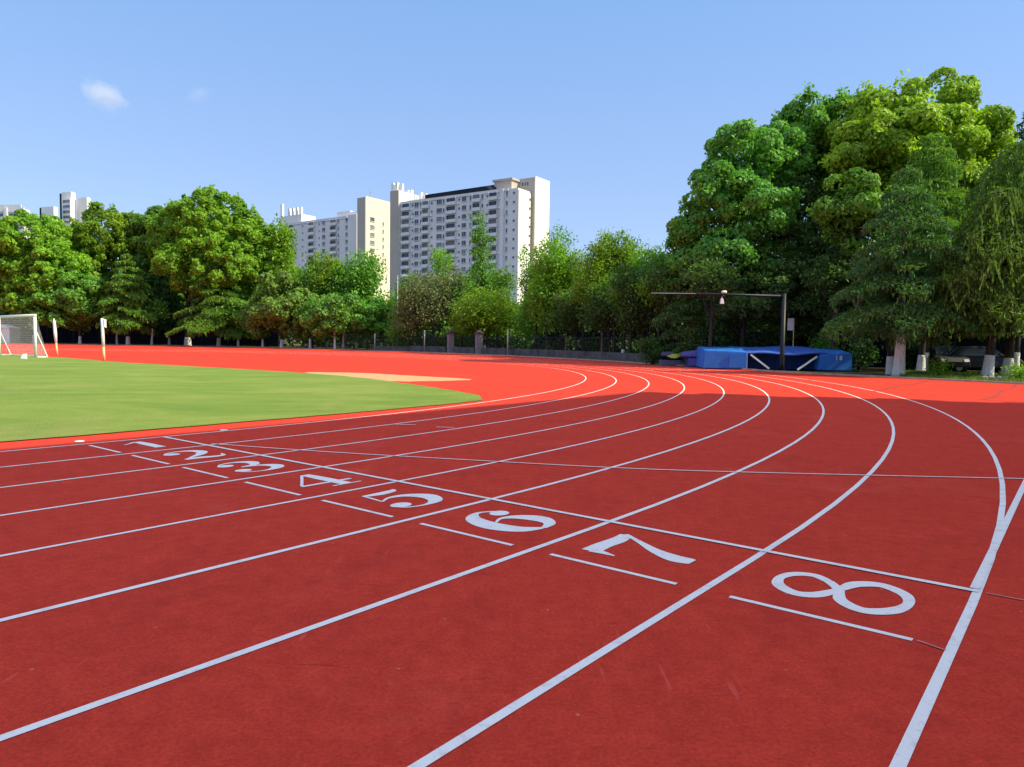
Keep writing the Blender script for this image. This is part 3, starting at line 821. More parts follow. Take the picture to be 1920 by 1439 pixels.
MB().box(-1.8, -.004, .1, 2.7, 0, 92.4).build('shaft', m_roof, H2)  # dark strip painted in for the tower's shaded left side
MB().box(9.4, 18.6, 2.5, 5, 0, 89.5).build('wall', m_wallw, H2)
MB().box(5.0, 11.4, -3.2, -.2, 0, 88.0).build('wall', m_wallw, H2)
for row in range(7):
    for x in (6.2, 8.3, 10.3): place_window(W_mid, rb.choice([m_glass, m_glass2]), H2, x, -3.204, 85.6 - 3.2 * row)
H3 = frame_at('apartment_building', 83, 450, R(-15), 'low white block showing only its top edge above the left trees', group='apartment blocks beyond the trees')
MB().box(0, 9.5, 0, 3, 0, 82.0).build('wall', m_wallw, H3)
MB().box(-1.5, -.004, .1, 2.7, 0, 81.6).build('shaft', m_roof, H3)  # dark slab stands for the side of the block in shade

# teaching block beside the home straight: its shadow lies over the near lanes
Tb = empty('teaching_building', (*AB(27.2, 17.1), 0), math.atan2(dv[1], dv[0]), 'long cream teaching block standing beside the home straight', 'building')
MB().box(-29, 0, -16, 0, 0, 16.0).build('wall', m_wallc, Tb)
MB().box(-29.4, .3, -16.3, .3, 16.003, 16.4).build('roof', m_conc, Tb)
for z_, y_ in ((2.6, -.9), (6.4, -.5), (8.1, -1.0), (10.4, -.5), (12.2, -.8), (14.3, -.5)):  # unseen boxes added to notch the edge of the building's shadow
    MB().box(.004, .62, y_ - .4, y_ + .45, z_, z_ + .75).build('air_conditioner', m_white, Tb)
MB().box(.004, .75, -2.4, -.1, 15.1, 15.3).build('shadow_break_ledge', m_conc, Tb)  # ledge added, out of view, to roughen the same shadow edge
for fl in range(4):
    for k in range(6):
        place_window(W_wide, m_glass, Tb, -3.4 - 4.2 * k, .004, 1.2 + 3.9 * fl, math.pi)

# ------------------------------------------------------------------ fences and wall behind the far bend
def on_line(u, dY=0.0):
    Y = edgeY(u) + dY
    return foot(u, Y)
def fence(name, us, dY, h, label, post_m, fill, cat='fence', rail=False):
    p0 = on_line(us[0], dY); root = empty(name, p0, 0, label, cat)
    pts = [on_line(u, dY) - p0 for u in us]
    pm = None
    for p in pts:
        if pm is None: pm = MB().box(-.05, .05, -.05, .05, 0, h + .1).mesh('post'); pm.materials.append(post_m)
        o = bpy.data.objects.new('post', pm); col.objects.link(o); o.parent = root; o.location = p
    b = MB(); rl = MB()
    for a, c_ in zip(pts, pts[1:]):
        d = (c_ - a); n = Vector((-d.y, d.x, 0)).normalized() * .015
        q0 = a + d.normalized() * .08; q1 = c_ - d.normalized() * .08
        if not rail:
            b.hexa([q0 + n + Vector((0, 0, .08)), q1 + n + Vector((0, 0, .08)), q1 - n + Vector((0, 0, .08)), q0 - n + Vector((0, 0, .08)),
                    q0 + n + Vector((0, 0, h)), q1 + n + Vector((0, 0, h)), q1 - n + Vector((0, 0, h)), q0 - n + Vector((0, 0, h))])
        else:
            L = d.length; k = int(L / .16)
            for i in range(1, k):
                q = a + d * (i / k); b.box(q.x - .012, q.x + .012, q.y - .012, q.y + .012, .1 + q.z, h + q.z)
            for zz in (.25, h - .2):
                rl.tube([q0 + Vector((0, 0, zz)), q1 + Vector((0, 0, zz))], .025, 5)
    b.build('bars' if rail else 'screen_panel', fill, root)
    if rail: rl.build('rail', fill, root)
    return root
fence('screen_fence', list(range(-150, 561, 48)), 9.5, 3.4, 'dark windscreen fence behind the whitewashed trunks on the left', m_black, m_screen)
fence('railing_fence', list(range(570, 1300, 40)), 3.0, 2.1, 'thin dark railing fence on and beside the low grey wall', m_black, m_black, rail=True)
fence('screen_fence', list(range(1010, 2050, 60)), 15.0, 2.6, 'dark screen fence behind the shaded trees on the right', m_black, m_screen)
wl = MB(); p0 = on_line(770, 2.0); wr_ = empty('boundary_wall', p0, 0, 'low grey wall under the railing behind the far bend', 'wall')
us = [770, 835, 855, 890, 907, 1000]
for (u0, u1) in ((700, 769), (770, 838), (852, 891), (905, 1010), (1012, 1240)):
    a = on_line(u0, 2.0) - p0; c_ = on_line(u1, 2.0) - p0; d = (c_ - a).normalized(); n = Vector((-d.y, d.x, 0)) * .15; H = Vector((0, 0, .75 if u0 > 760 else .6)); cpz = Vector((0, 0, .1))
    wl.hexa([a - n, c_ - n, c_ + n, a + n, a - n + H, c_ - n + H, c_ + n + H, a + n + H])
wl.build('wall_body', m_conc, wr_)
for u, lb in ((845, 'left stone gate pillar with a cap behind the far bend'), (898, 'right stone gate pillar with a cap behind the far bend')):
    g = empty('gate_pillar', on_line(u, 1.9), R(20), lb, 'pillar', 'stone gate pillars')
    MB().box(-.34, .34, -.34, .34, 0, 2.25).build('shaft', m_brick, g, bevel=.02)
    MB().box(-.44, .44, -.44, .44, 2.253, 2.42).hexa([(-.36, -.36, 2.423), (.36, -.36, 2.423), (.36, .36, 2.423), (-.36, .36, 2.423), (-.08, -.08, 2.66), (.08, -.08, 2.66), (.08, .08, 2.66), (-.08, .08, 2.66)]).build('cap', m_conc, g)
for u, h, lb in ((703, 2.2, 'thin pale post by the far bend, leftmost of the three'), (796, 2.6, 'thin pale post in front of the low grey wall'), (952, 2.7, 'pale post at the right end of the gate wall')):
    g = empty('metal_post', on_line(u, 1.0), 0, lb, 'post', 'pale posts along the far bend')
    MB().tube([(0, 0, 0), (0, 0, h)], .075, 8).build('pole', m_steel, g, smooth=True)
    MB().box(-.16, .16, -.16, .16, 0, .06).build('base_plate', m_steel, g)
g = empty('lamp_post', on_line(745, 4.5), 0, 'tall slim lamp post with small white boxes beside the cream tower', 'lamp post')
MB().tube([(0, 0, 0), (0, 0, 1.2), (0, 0, 9.6)], [.11, .08, .05], 8).build('pole', m_steel, g, smooth=True)
MB().tube([(0, 0, 9.5), (.5, 0, 9.7), (.9, -.1, 9.66)], .035, 6).build('arm', m_steel, g)
MB().box(.7, 1.2, -.2, .02, 9.54, 9.63).build('lamp_head', m_white, g)
MB().box(-.1, .5, -.2, -.12, 3.5, 4.0).build('sign_plate', m_white, g)
MB().box(-.25, .25, -.3, -.1, 2.4, 2.75).build('control_box', m_steel, g)
g = empty('kiosk', on_line(-6, 3.0), 0, 'small white hut seen through the goal net at the left edge', 'hut')
MB().box(-2.4, 2.0, 0, 2.4, 0, 2.35).build('wall', m_white, g)
MB().hexa([(-2.6, -.2, 2.353), (2.2, -.2, 2.353), (2.2, 2.6, 2.353), (-2.6, 2.6, 2.353), (-2.2, .6, 2.9), (.6, .6, 2.9), (.6, 2.0, 2.9), (-2.2, 2.0, 2.9)]).build('roof', m_white, g)

# ------------------------------------------------------------------ goal, flag poles, markers
gx, gy = AB(18.3, -46.4)
GW, GH, GD = 7.32, 2.9, .72
gp = empty('football_goal', (gx, gy, 0), math.atan2(-nv[1], -nv[0]), 'white football goal with a fine net on the grass at the left edge', 'goal')
# local x runs along the goal line away from the track, local y points back towards the net
MB().tube([(0, 0, 0), (0, 0, GH)], .095, 10).build('goalpost', m_white, gp, smooth=True)
MB().tube([(GW, 0, 0), (GW, 0, GH)], .095, 10).build('goalpost', m_white, gp, smooth=True)
MB().tube([(-.095, 0, GH), (GW + .095, 0, GH)], .09, 10).build('crossbar', m_white, gp, smooth=True)
sgn = -1
for x in (-.004, GW + .004):
    MB().tube([(x, sgn * .06, GH * .62), (x, sgn * GD, .03)], .04, 6).build('stay', m_white, gp)
MB().tube([(0, sgn * .1, .04), (0, sgn * GD, .04), (GW, sgn * GD, .04), (GW, sgn * .1, .04)], .035, 6).build('ground_bar', m_white, gp)
nb = MB(); th = .0045
def netline(a, b): nb.tube([a, b], th, 3, cap=False)
st = .16
k = int(GW / st)
for i in range(k + 1):
    x = GW * i / k; netline((x, sgn * .05, GH - .02), (x, sgn * GD, .05))
for j in range(1, 19):
    t = j / 19; netline((0, sgn * (.05 + (GD - .05) * t), GH * (1 - t)), (GW, sgn * (.05 + (GD - .05) * t), GH * (1 - t)))
for x in (.01, GW - .01):
    for j in range(1, 18):
        t = j / 18; netline((x, sgn * .02, GH * (1 - t)), (x, sgn * (.05 + (GD - .05) * t), GH * (1 - t)))
    for j in range(1, 8):
        t = j / 8; netline((x, sgn * GD * t, GH * (1 - t)), (x, sgn * GD * t, .03))
nb.build('net', m_net, gp)
def flagpole(u, Y, h, leanx, flag, label):
    g = empty('flag_pole', foot(u, Y), 0, label, 'flag pole', 'white poles on the end of the grass field')
    MB().tube([(0, 0, 0), (-leanx * .33, 0, h * .34)], [.075, .07], 8).build('lower_pole', m_cream, g, smooth=True)
    MB().tube([(-leanx * .33, 0, h * .34), (-leanx * .6, 0, h * .6), (-leanx * .9, 0, h * .9), (-leanx, 0, h)], [.085, .12, .10, .03] if not flag else [.085, .09, .085, .07], 8).build('upper_pole', m_white, g, smooth=True)
    if flag:
        f = MB()
        n = 6
        for i in range(n):
            x0, x1 = .05 + .2 * i / n, .05 + .2 * (i + 1) / n
            y0, y1 = .05 * math.sin(i * 1.4), .05 * math.sin((i + 1) * 1.4)
            z0 = h * .80 + .03 * math.sin(i)
            f.hexa([(x0 - leanx, y0, z0), (x1 - leanx, y1, z0 - .02), (x1 - leanx, y1 + .01, z0 - .02), (x0 - leanx, y0 + .01, z0), (x0 - leanx, y0, h - .02 - .05 * i / n), (x1 - leanx, y1, h - .03 - .05 * i / n), (x1 - leanx, y1 + .01, h - .03 - .05 * i / n), (x0 - leanx, y0 + .01, h - .02 - .05 * i / n)])
        f.build('flag', m_white, g)
flagpole(107, 56, 2.85, .2, False, 'leaning white pole with a yellowish foot, nearer the goal')
flagpole(195, 44.6, 2.62, .10, True, 'white pole with a small furled flag and yellow foot at the grass edge')
g = empty('corner_marker', foot(44, 45.5), R(10), 'small white block marker on the grass in front of the goal', 'marker')
MB().hexa([(-.16, -.12, 0.015), (.16, -.12, 0.015), (.16, .12, 0.015), (-.16, .12, 0.015), (-.06, -.09, .33), (.16, -.09, .36), (.16, .09, .36), (-.06, .09, .33)]).build('block', m_white, g, bevel=.02)
for (u, v, lb) in ((149, 829, 'pale disc plate on the inner lane line, nearer the left edge'), (420, 808, 'pale disc plate on the inner lane line beside the finish line')):
    r = ray(u, v); t = -CAMH / r.z
    d = empty('marker_disc', (r.x * t, r.y * t, .006), 0, lb, 'marker', 'disc plates on the inner lane line')
    MB().tube([(0, 0, 0), (0, 0, .008), (0, 0, .012)], [.06, .055, .03], 14).build('plate', m_white, d, smooth=False)
    MB().tube([(0, 0, .010), (0, 0, .016)], .012, 8).build('knob', m_white, d)

# ------------------------------------------------------------------ landing mats
# pole vault landing mat: front edge from (1319,691) to (1598,697) in the photo
pa = foot(1319, 44.6); pb = foot(1600, 43.4); ex = (pb - pa); WM = ex.length; rz = math.atan2(ex.y, ex.x)
pv = empty('landing_mat', pa, rz, 'bright blue pole vault landing mat with a dark front recess and white straps', 'landing mat', 'landing mats at the trackside')
HM = 1.30
xa, xb_ = WM * (1403 - 1319) / 281, WM * (1536 - 1319) / 281
MB().hexa([(0, 0, .05), (xa, 0, .05), (xa, 1.9, .05), (0, 1.9, .05), (.06, .03, HM - .14), (xa, .03, HM - .24), (xa, 1.9, HM + .02), (.06, 1.9, HM + .04)]).build('side_wedge', m_blue, pv, bevel=.04)
MB().hexa([(xb_, -.05, .05), (WM, 0, .05), (WM, 1.9, .05), (xb_, 1.9, .05), (xb_ + .12, 0, HM - .30), (WM - .03, .03, HM - .20), (WM - .06, 1.9, HM - .02), (xb_ + .12, 1.9, HM + .02)]).build('side_wedge', m_blue, pv, bevel=.04)
MB().box(xa - 1.05, xa - .02, -.05, -.004, .12, HM - .38).build('cover_flap', m_blue, pv)
MB().box(xa + .01, xb_ - .01, 1.0, 1.85, .06, HM - .30).build('recess_back', m_navy, pv)
MB().hexa([(0, 1.91, .05), (WM, 1.91, .05), (WM, 4.6, .05), (0, 4.6, .05), (.06, 1.91, HM + .03), (WM - .06, 1.91, HM - .0), (WM - .1, 4.6, HM + .06), (.1, 4.6, HM + .10)]).build('main_cushion', m_blue, pv, bevel=.05)
sc_ = MB(); n = 14
for i in range(n):                                               # loose sagging cover over the top, down over the recess
    x0, x1 = xa - .4 + (xb_ - xa + 1.0) * i / n, xa - .4 + (xb_ - xa + 1.0) * (i + 1) / n
    def fz(x): return HM - .30 + .05 * math.sin(x * 2.1) - .05 * math.sin(math.pi * (x - xa) / (xb_ - xa))
    def bz(x): return HM + .10 + .05 * math.sin(x * 1.3)
    sc_.hexa([(x0, .12, fz(x0)), (x1, .12, fz(x1)), (x1, 4.2, bz(x1)), (x0, 4.2, bz(x0)), (x0, .10, fz(x0) + .07), (x1, .10, fz(x1) + .07), (x1, 4.2, bz(x1) + .05), (x0, 4.2, bz(x0) + .05)])
sc_.build('top_cover', m_bluetop, pv)
def strap(a, b):
    a, b = Vector(a), Vector(b); d = (b - a).normalized(); n = Vector((d.z, 0, -d.x)) * .055
    y = Vector((0, .012, 0))
    MB().hexa([a - n - y, b - n - y, b - n + y, a - n + y, a + n - y, b + n - y, b + n + y, a + n + y]).build('strap', m_white, pv)
strap((xa + .22, .06, HM - .36), (xa + 1.3, -.12, .10)); strap((xb_ - .05, .03, HM - .42), (xb_ - 1.2, -.12, .06))
MB().box(xa - .03, xa + .02, -.03, 0.02, .1, HM - .3).build('edge_piping', m_frame, pv)
def figure(mb, ch, x, z, h):
    wd = h * .5; t = h * .14
    if ch == '1': mb.box(x + wd * .4, x + wd * .4 + t, -.012, .012, z, z + h).box(x + wd * .15, x + wd * .4, -.012, .012, z + h - t * 1.6, z + h - t * .6)
    else:
        mb.box(x, x + t, -.012, .012, z + t, z + h - t).box(x + wd - t, x + wd, -.012, .012, z + t, z + h - t)
        mb.box(x + t * .5, x + wd - t * .5, -.012, .012, z, z + t * .98).box(x + t * .5, x + wd - t * .5, -.012, .012, z + h - t * .98, z + h)
nm = MB(); xs = WM * (1568 - 1319) / 281
figure(nm, '1', xs, HM - .62, .26); nm.build('digit', m_white, pv)
nm = MB(); figure(nm, '0', xs + .25, HM - .62, .26); nm.build('digit', m_white, pv)

pa2 = foot(1275, 48.5)
hm = empty('landing_mat', pa2, R(-8), 'dull purple blue high jump mat stacked left of the bright blue mat', 'landing mat', 'landing mats at the trackside')
MB().box(.55, 3.2, 0, 2.6, .06, .62).build('lower_cushion', m_purple, hm, bevel=.04)
MB().hexa([(0.1, -.1, .70), (2.0, -.1, .66), (2.0, 2.6, .66), (.1, 2.6, .70), (.1, 0, .98), (2.0, 0, 1.30), (2.0, 2.6, 1.36), (.3, 2.6, 1.02)]).build('upper_cushion', m_purple, hm, bevel=.05)
MB().box(.4, 3.3, .1, 2.5, 0, .055).build('pallet', m_greymat, hm)
gm = empty('mat_stack', foot(1240, 51.0), R(-6), 'grey folded mats piled at the left end of the purple mat', 'mat stack')
MB().box(0, 1.4, 0, 1.6, .0, .40).build('lower_mat', m_greymat, gm, bevel=.03)
MB().hexa([(.1, .1, .70), (1.0, .1, .72), (1.0, 1.5, .72), (.1, 1.5, .70), (.12, .1, .98), (.9, .1, 1.0), (.9, 1.5, 1.0), (.12, 1.5, .98)]).build('upper_mat', m_greymat, gm, bevel=.03)
MB().box(.1, 1.4, .3, 1.5, .403, .698).build('middle_mat', m_screen, gm)
ys = empty('folded_sheet', foot(1268, 50.2), R(5), 'crumpled yellow sheet lying on the mats left of the blue mat', 'sheet')
bm = bmesh.new(); bmesh.ops.create_grid(bm, x_segments=14, y_segments=10, size=.5)
rr = random.Random(8)
for v_ in bm.verts:
    x, y = v_.co.x, v_.co.y
    v_.co = Vector((x * 1.5, y * 1.1, .86 + .14 * math.cos(x * 3) * math.cos(y * 2.6) + .05 * math.sin(x * 14 + y * 7) + rr.uniform(-.02, .02) - .35 * max(0, abs(x) - .32) - .5 * max(0, -y - .25)))
bmesh.ops.solidify(bm, geom=bm.faces[:], thickness=.02)
me = bpy.data.meshes.new('fold'); bm.to_mesh(me); bm.free(); link('fold', me, m_yellow, ys).location = (0, -.7, -.12)

# ------------------------------------------------------------------ camera pole in front of the mat
pp = foot(1467, 43.2)
cpole = empty('camera_pole', pp, 0, 'black steel pole with a long horizontal arm carrying small white cameras', 'pole')
PH = at(1467, 551, 43.2).z
MB().tube([(0, 0, .04), (0, 0, .5), (0, 0, PH)], [.16, .14, .12], 14).build('pole', m_black, cpole, smooth=True)
MB().box(-.32, .32, -.32, .32, 0, .04).build('base_plate', m_black, cpole)
e_ = at(1221, 550, 44.6) - pp
zt = at(1467, 556, 43.2).z
MB().tube([(-.1, 0, zt), (e_.x * .5, e_.y * .5, (zt + e_.z) / 2 + .03), (e_.x, e_.y, e_.z)], [.085, .07, .045], 10).build('arm', m_black, cpole, smooth=True)
MB().tube([(e_.x * .66, e_.y * .66 - .075, zt * .34 + e_.z * .66 + .03), (e_.x * 1.0, e_.y - .05, e_.z)], .018, 6).build('arm_highlight', m_steel, cpole)  # pale strip laid along the arm as a highlight on its lit end
q = at(1357, 556, 43.8) - pp
MB().tube([(q.x, q.y, q.z + .04), (q.x, q.y, q.z + .2)], .03, 6).build('bracket', m_white, cpole)
MB().tube([(q.x - .12, q.y - .1, q.z + .25), (q.x + .14, q.y + .05, q.z + .27)], [.085, .08], 10).build('camera_head', m_white, cpole, smooth=True)
MB().hexa([(q.x - .22, q.y - .1, q.z - .46), (q.x + .02, q.y - .1, q.z - .46), (q.x + .02, q.y + .08, q.z - .46), (q.x - .22, q.y + .08, q.z - .46), (q.x - .18, q.y - .08, q.z - .13), (q.x - .04, q.y - .08, q.z - .13), (q.x - .04, q.y + .06, q.z - .13), (q.x - .18, q.y + .06, q.z - .13)]).build('camera_head', m_white, cpole, bevel=.02)
MB().tube([(q.x - .1, q.y, q.z - .14), (q.x - .1, q.y, q.z - .02)], .025, 6).build('bracket', m_white, cpole)
MB().tube([(0, 0, PH), (0, 0, PH + .3)], .02, 5).tube([(-.45, 0, PH + .18), (.3, 0, PH + .18)], .012, 5).build('antenna', m_black, cpole)
sg = empty('sign_board', foot(1487, 49.2), 0, 'small pale notice board on a thin post behind the blue mat', 'sign')
zt = at(1487, 597, 49.2).z; zb = at(1487, 620, 49.2).z
MB().tube([(0, 0, 0), (0, 0, zt - .02)], .035, 8).build('post', m_cream, sg)
MB().box(-.44, -.04, -.03, .0, zb, zt).build('board', m_white, sg)

# ------------------------------------------------------------------ cars in the shade
def car(u, Y, rz, paint, label):
    c_ = empty('parked_car', foot(u, Y), rz, label, 'car', 'cars parked in the shade behind the trees')
    prof = [(-2.15, .35), (-2.2, .75), (-2.05, .98), (-1.85, 1.02), (-1.35, 1.58), (-.2, 1.66), (.45, 1.58), (1.15, 1.06), (2.0, .92), (2.2, .68), (2.2, .35)]
    b = MB(); n = len(prof); yy = [-.86, -.80, .80, .86]
    base0 = len(b.v)
    for y in yy:
        edge = abs(y) > .83
        for (x, z) in prof:
            tuck = .16 * max(0, (z - 1.0)) / .6
            b.v.append((x * (.97 if edge else 1), y * (1 - tuck), .35 + (z - .35) * (.97 if edge else 1)))
    for j in range(3):
        for i in range(n):
            b.f.append((j * n + i, j * n + (i + 1) % n, (j + 1) * n + (i + 1) % n, (j + 1) * n + i)); b.mi.append(0)
    b.f.append(tuple(range(n))); b.f.append(tuple(range(3 * n, 4 * n))[::-1]); b.mi += [0, 0]
    b.build('body', paint, c_, smooth=False)
    MB().hexa([(1.16, -.70, 1.09), (1.16, .70, 1.09), (.50, .62, 1.56), (.50, -.62, 1.56), (1.20, -.70, 1.11), (1.20, .70, 1.11), (.54, .62, 1.58), (.54, -.62, 1.58)]).build('windscreen', m_glass, c_)
    MB().hexa([(-1.86, -.70, 1.08), (-1.86, .70, 1.08), (-1.40, .62, 1.52), (-1.40, -.62, 1.52), (-1.90, -.70, 1.10), (-1.90, .70, 1.10), (-1.44, .62, 1.54), (-1.44, -.62, 1.54)]).build('rear_window', m_glass, c_)
    for s in (-1, 1):
        y1, y2 = s * .872, s * .80
        MB().hexa([(-1.5, y1, 1.05), (.85, y1, 1.05), (.40, y2, 1.50), (-1.15, y2, 1.50), (-1.5, y1 + s * .012, 1.05), (.85, y1 + s * .012, 1.05), (.40, y2 + s * .012, 1.50), (-1.15, y2 + s * .012, 1.50)]).build('side_window', m_glass, c_)
        for x in (-1.35, 1.38):
            w_ = MB().tube([(x, s * .70, .33), (x, s * .90, .33)], .33, 18).build('tyre', m_tyre, c_, smooth=False)
            MB().tube([(x, s * .895, .33), (x, s * .915, .33)], .2, 12).build('rim', m_steel, c_)
        MB().hexa([(2.14, s * .50, .68), (2.14, s * .80, .68), (2.14, s * .80, .84), (2.14, s * .50, .84), (2.215, s * .50, .68), (2.19, s * .80, .68), (2.13, s * .80, .84), (2.16, s * .50, .84)]).build('headlight', m_lampglass, c_)
    MB().box(2.18, 2.23, -.42, .42, .50, .64).build('grille', m_tyre, c_)
    MB().box(2.2, 2.25, -.8, .8, .36, .46).build('bumper', m_tyre, c_)
car(1765, 46, R(-100), m_car2, 'grey car parked nose first in the shade right of the whitewashed trunk')
car(1835, 45, R(-12), m_car, 'dark car parked side on behind the leaning whitewashed trunks')

# ------------------------------------------------------------------ trees at the left
camphor('camphor_tree', 'rounded bright green tree at the far left edge above the goal', 66, 114, [(60, 470, 78, 66, 0), (20, 500, 52, 60, 2), (105, 520, 60, 60, -2), (70, 555, 66, 38, -2)], .25, L_bright, 11, .42, 1.25, lobe=.15, lmin=.8)
camphor('camphor_tree', 'broad grey green tree between the two brightest crowns on the left', 215, 120, [(195, 450, 70, 58, 0), (255, 465, 52, 60, 2), (160, 520, 46, 60, -2)], .25, L_bright, 12, .4, 1.25, lobe=.15, lmin=.8)
camphor('camphor_tree', 'large domed bright green tree, the tallest on the left', 352, 113, [(395, 425, 72, 68, 0), (330, 455, 46, 66, 3), (455, 470, 66, 70, 0), (390, 500, 90, 56, -4), (500, 500, 46, 66, 2)], .25, L_bright, 13, .5, 1.3, lobe=.14, lmin=.85)
camphor('camphor_tree', 'dark green tree filling the gap beside the tallest left dome', 300, 121, [(300, 455, 50, 60, 0), (312, 540, 46, 70, 2)], .25, L_deep, 14, .35, 1.2, lobe=.17, lmin=.85)
cedar('cedar_tree', 'olive layered cedar in front of the grey green tree on the left', 240, 108.5, 13.8, 5.8, 2.9, .25, L_olive, 21, .28, 1.3, spacing=1.25, dens=3.2)
cedar('cedar_tree', 'olive cedar with wide low tiers under the tallest left dome', 410, 107, 13.2, 6.8, 2.6, .25, L_olive, 22, .28, 1.3, spacing=1.2, dens=3.2)
cedar('cedar_tree', 'dark teal cedar squeezed between two bright left crowns', 318, 116, 15.2, 4.0, 2.6, .25, L_cedar, 23, .24, 1.2, spacing=1.2, dens=3)
camphor('leafy_tree', 'low olive tree below the far left rounded crown', 150, 109.5, [(110, 580, 66, 30, 0), (160, 560, 50, 40, 0)], .26, L_mid, 15, .2, 1.25, lobe=.3, lmin=.9)
loose('young_tree', 'yellow green slender tree at the right flank of the tallest left dome', 528, 112, [(530, 450, 21, 46, 0), (527, 520, 26, 40, 0)], .24, 3600, L_lime, 31, .14, 1.0, clus=.6)
camphor('leafy_tree', 'rounded olive tree right of the tallest left dome', 528, 101, [(525, 570, 52, 52, 0), (492, 600, 40, 32, 1), (560, 590, 40, 44, 0)], .24, L_olive, 16, .22, 1.2, lobe=.26, lmin=.8)
loose('young_tree', 'yellow green tree with a ragged top before the grey slab', 612, 104, [(610, 525, 38, 50, 0), (600, 585, 46, 34, 0)], .22, 8200, L_lime, 32, .16, 1.0, clus=.55)
loose('young_tree', 'fresh green tree with upright shoots before the cream tower', 668, 103, [(680, 515, 36, 44, 0), (655, 545, 34, 48, 0), (690, 575, 32, 40, 0)], .22, 9500, L_mid, 33, .16, 1.0, clus=.55)
camphor('leafy_tree', 'olive bushy tree on a slender pale trunk by the far bend', 643, 97, [(612, 600, 44, 30, 0), (645, 590, 40, 34, 0)], .22, L_olive, 17, .15, 2.6, lean=(.02, 0), lobe=.3, lmin=.8)
camphor('leafy_tree', 'low shaded tree filling below the cream tower', 715, 99, [(700, 598, 34, 34, 0), (735, 610, 26, 26, 2)], .2, L_mid, 18, .14, .9, lobe=.3, lmin=.7)
for i, (u, dy, lb) in enumerate([(150, 4.5, 'slim whitewashed trunk left of the flag pole'), (220, 3.0, 'slim whitewashed trunk right of the flag pole'), (284, 3.5, 'leaning whitewashed trunk under the teal gap'), (447, 2.2, 'whitewashed trunk under the right of the tallest left dome'), (493, 2.0, 'short whitewashed trunk below the rounded olive tree'), (582, 2.0, 'whitewashed trunk below the ragged yellow green tree'), (628, 2.2, 'pair whitewashed trunk left of the pale slender one')]):
    rng = np.random.default_rng(200 + i); Y = edgeY(u) + dy
    f = foot(u, Y); r_ = empty('young_tree', f, 0, lb, 'tree', 'small whitewashed trees along the far bend')
    P, N, S, T, C = sparse([((0, 0, 5.2), (2.4, 2.2, 1.7))], .22, rng, 900, .5, 24)
    leaf_obj('crown', P, N, S, .6, T, L_mid, r_, rng=rng)
    trunk_part(r_, .16, 5.5, (rng.uniform(-.06, .06), 0), rng, [Vector(p) for p in pick(C, 6, rng)], [1.9, 2.4, 2.6, 1.3, 1.2, 1.4, 2.4][i])

# ------------------------------------------------------------------ trees in the middle
loose('young_tree', 'small lime topped tree left of the tall narrow tree', 830, 96, [(828, 490, 21, 27, 0), (826, 530, 24, 20, 0)], .17, 2300, L_lime, 41, .11, 0, clus=.4)
loose('bushy_tree', 'grey brown twiggy tree before the big slab', 815, 89, [(800, 560, 50, 48, 0), (845, 545, 36, 44, 1), (775, 590, 34, 40, 0)], .15, 15000, L_grey, 42, .16, 0, clus=.5, limbs=40)
loose('poplar_tree', 'tall narrow green tree standing before the big slab', 903, 92, [(899, 420, 11, 32, 0), (903, 470, 19, 46, 0), (906, 535, 32, 45, 0), (925, 545, 26, 40, 0), (895, 600, 30, 40, 0)], .17, 11000, L_deep, 43, .18, 0, clus=.38, limbs=34)
loose('young_tree', 'small pale green tree at the foot of the big slab end wall', 948, 88, [(945, 535, 20, 38, 0), (940, 590, 26, 40, 0)], .16, 3600, L_mid, 44, .1, 0, clus=.4)
loose('bushy_tree', 'rounded yellow green tree low in front of the gate pillars', 912, 83, [(915, 585, 56, 44, 0), (885, 600, 38, 34, 0), (955, 600, 34, 36, 0)], .15, 15000, L_lime, 45, .14, 0, clus=.45, limbs=34)
loose('young_tree', 'thin half bare sapling before the cream end wall', 985, 80, [(983, 490, 11, 36, 0), (985, 550, 14, 46, 0)], .13, 950, L_mid, 46, .07, 0, clus=.25, per=10, limbs=26)
loose('young_tree', 'airy yellow green tree right of the big slab', 1042, 75, [(1040, 500, 40, 62, 0), (1030, 560, 42, 60, 0), (1062, 540, 34, 60, 0)], .13, 17500, L_lime, 47, .15, 0, clus=.36, limbs=40)
loose('young_tree', 'wispy dark topped sapling above the airy yellow green tree', 1052, 79, [(1050, 450, 30, 26, 0), (1052, 500, 20, 40, 0)], .12, 900, L_deep, 48, .08, 0, clus=.3, per=10, limbs=30)
loose('young_tree', 'airy green tree with several upright tips left of the dark mass', 1150, 66, [(1130, 495, 34, 46, 0), (1140, 455, 16, 26, 0), (1165, 480, 24, 44, 0), (1180, 470, 10, 32, 0), (1120, 540, 44, 44, 0)], .12, 14500, L_lime, 49, .13, 0, clus=.33, limbs=40)
loose('young_tree', 'sparse tree with an arching bare twig beside the dark crowns', 1212, 62, [(1215, 510, 28, 44, 0), (1200, 545, 36, 44, 0), (1232, 470, 8, 22, 0)], .12, 8200, L_lime, 50, .11, 0, clus=.33, limbs=30)
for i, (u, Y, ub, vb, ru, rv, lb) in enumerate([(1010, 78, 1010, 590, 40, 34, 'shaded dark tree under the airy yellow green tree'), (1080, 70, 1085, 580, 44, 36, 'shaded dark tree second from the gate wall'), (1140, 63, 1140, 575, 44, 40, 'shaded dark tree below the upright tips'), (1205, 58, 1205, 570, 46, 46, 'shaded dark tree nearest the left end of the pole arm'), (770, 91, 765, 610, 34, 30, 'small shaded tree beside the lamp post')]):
    loose('shady_tree', lb, u, Y, [(ub, vb, ru, rv, 0), (ub - 20, vb + 20, ru * .7, rv * .7, 1)], .13, 4200, L_mid if i in (0, 4) else L_shade, 60 + i, .15, 0, clus=.4, limbs=24)

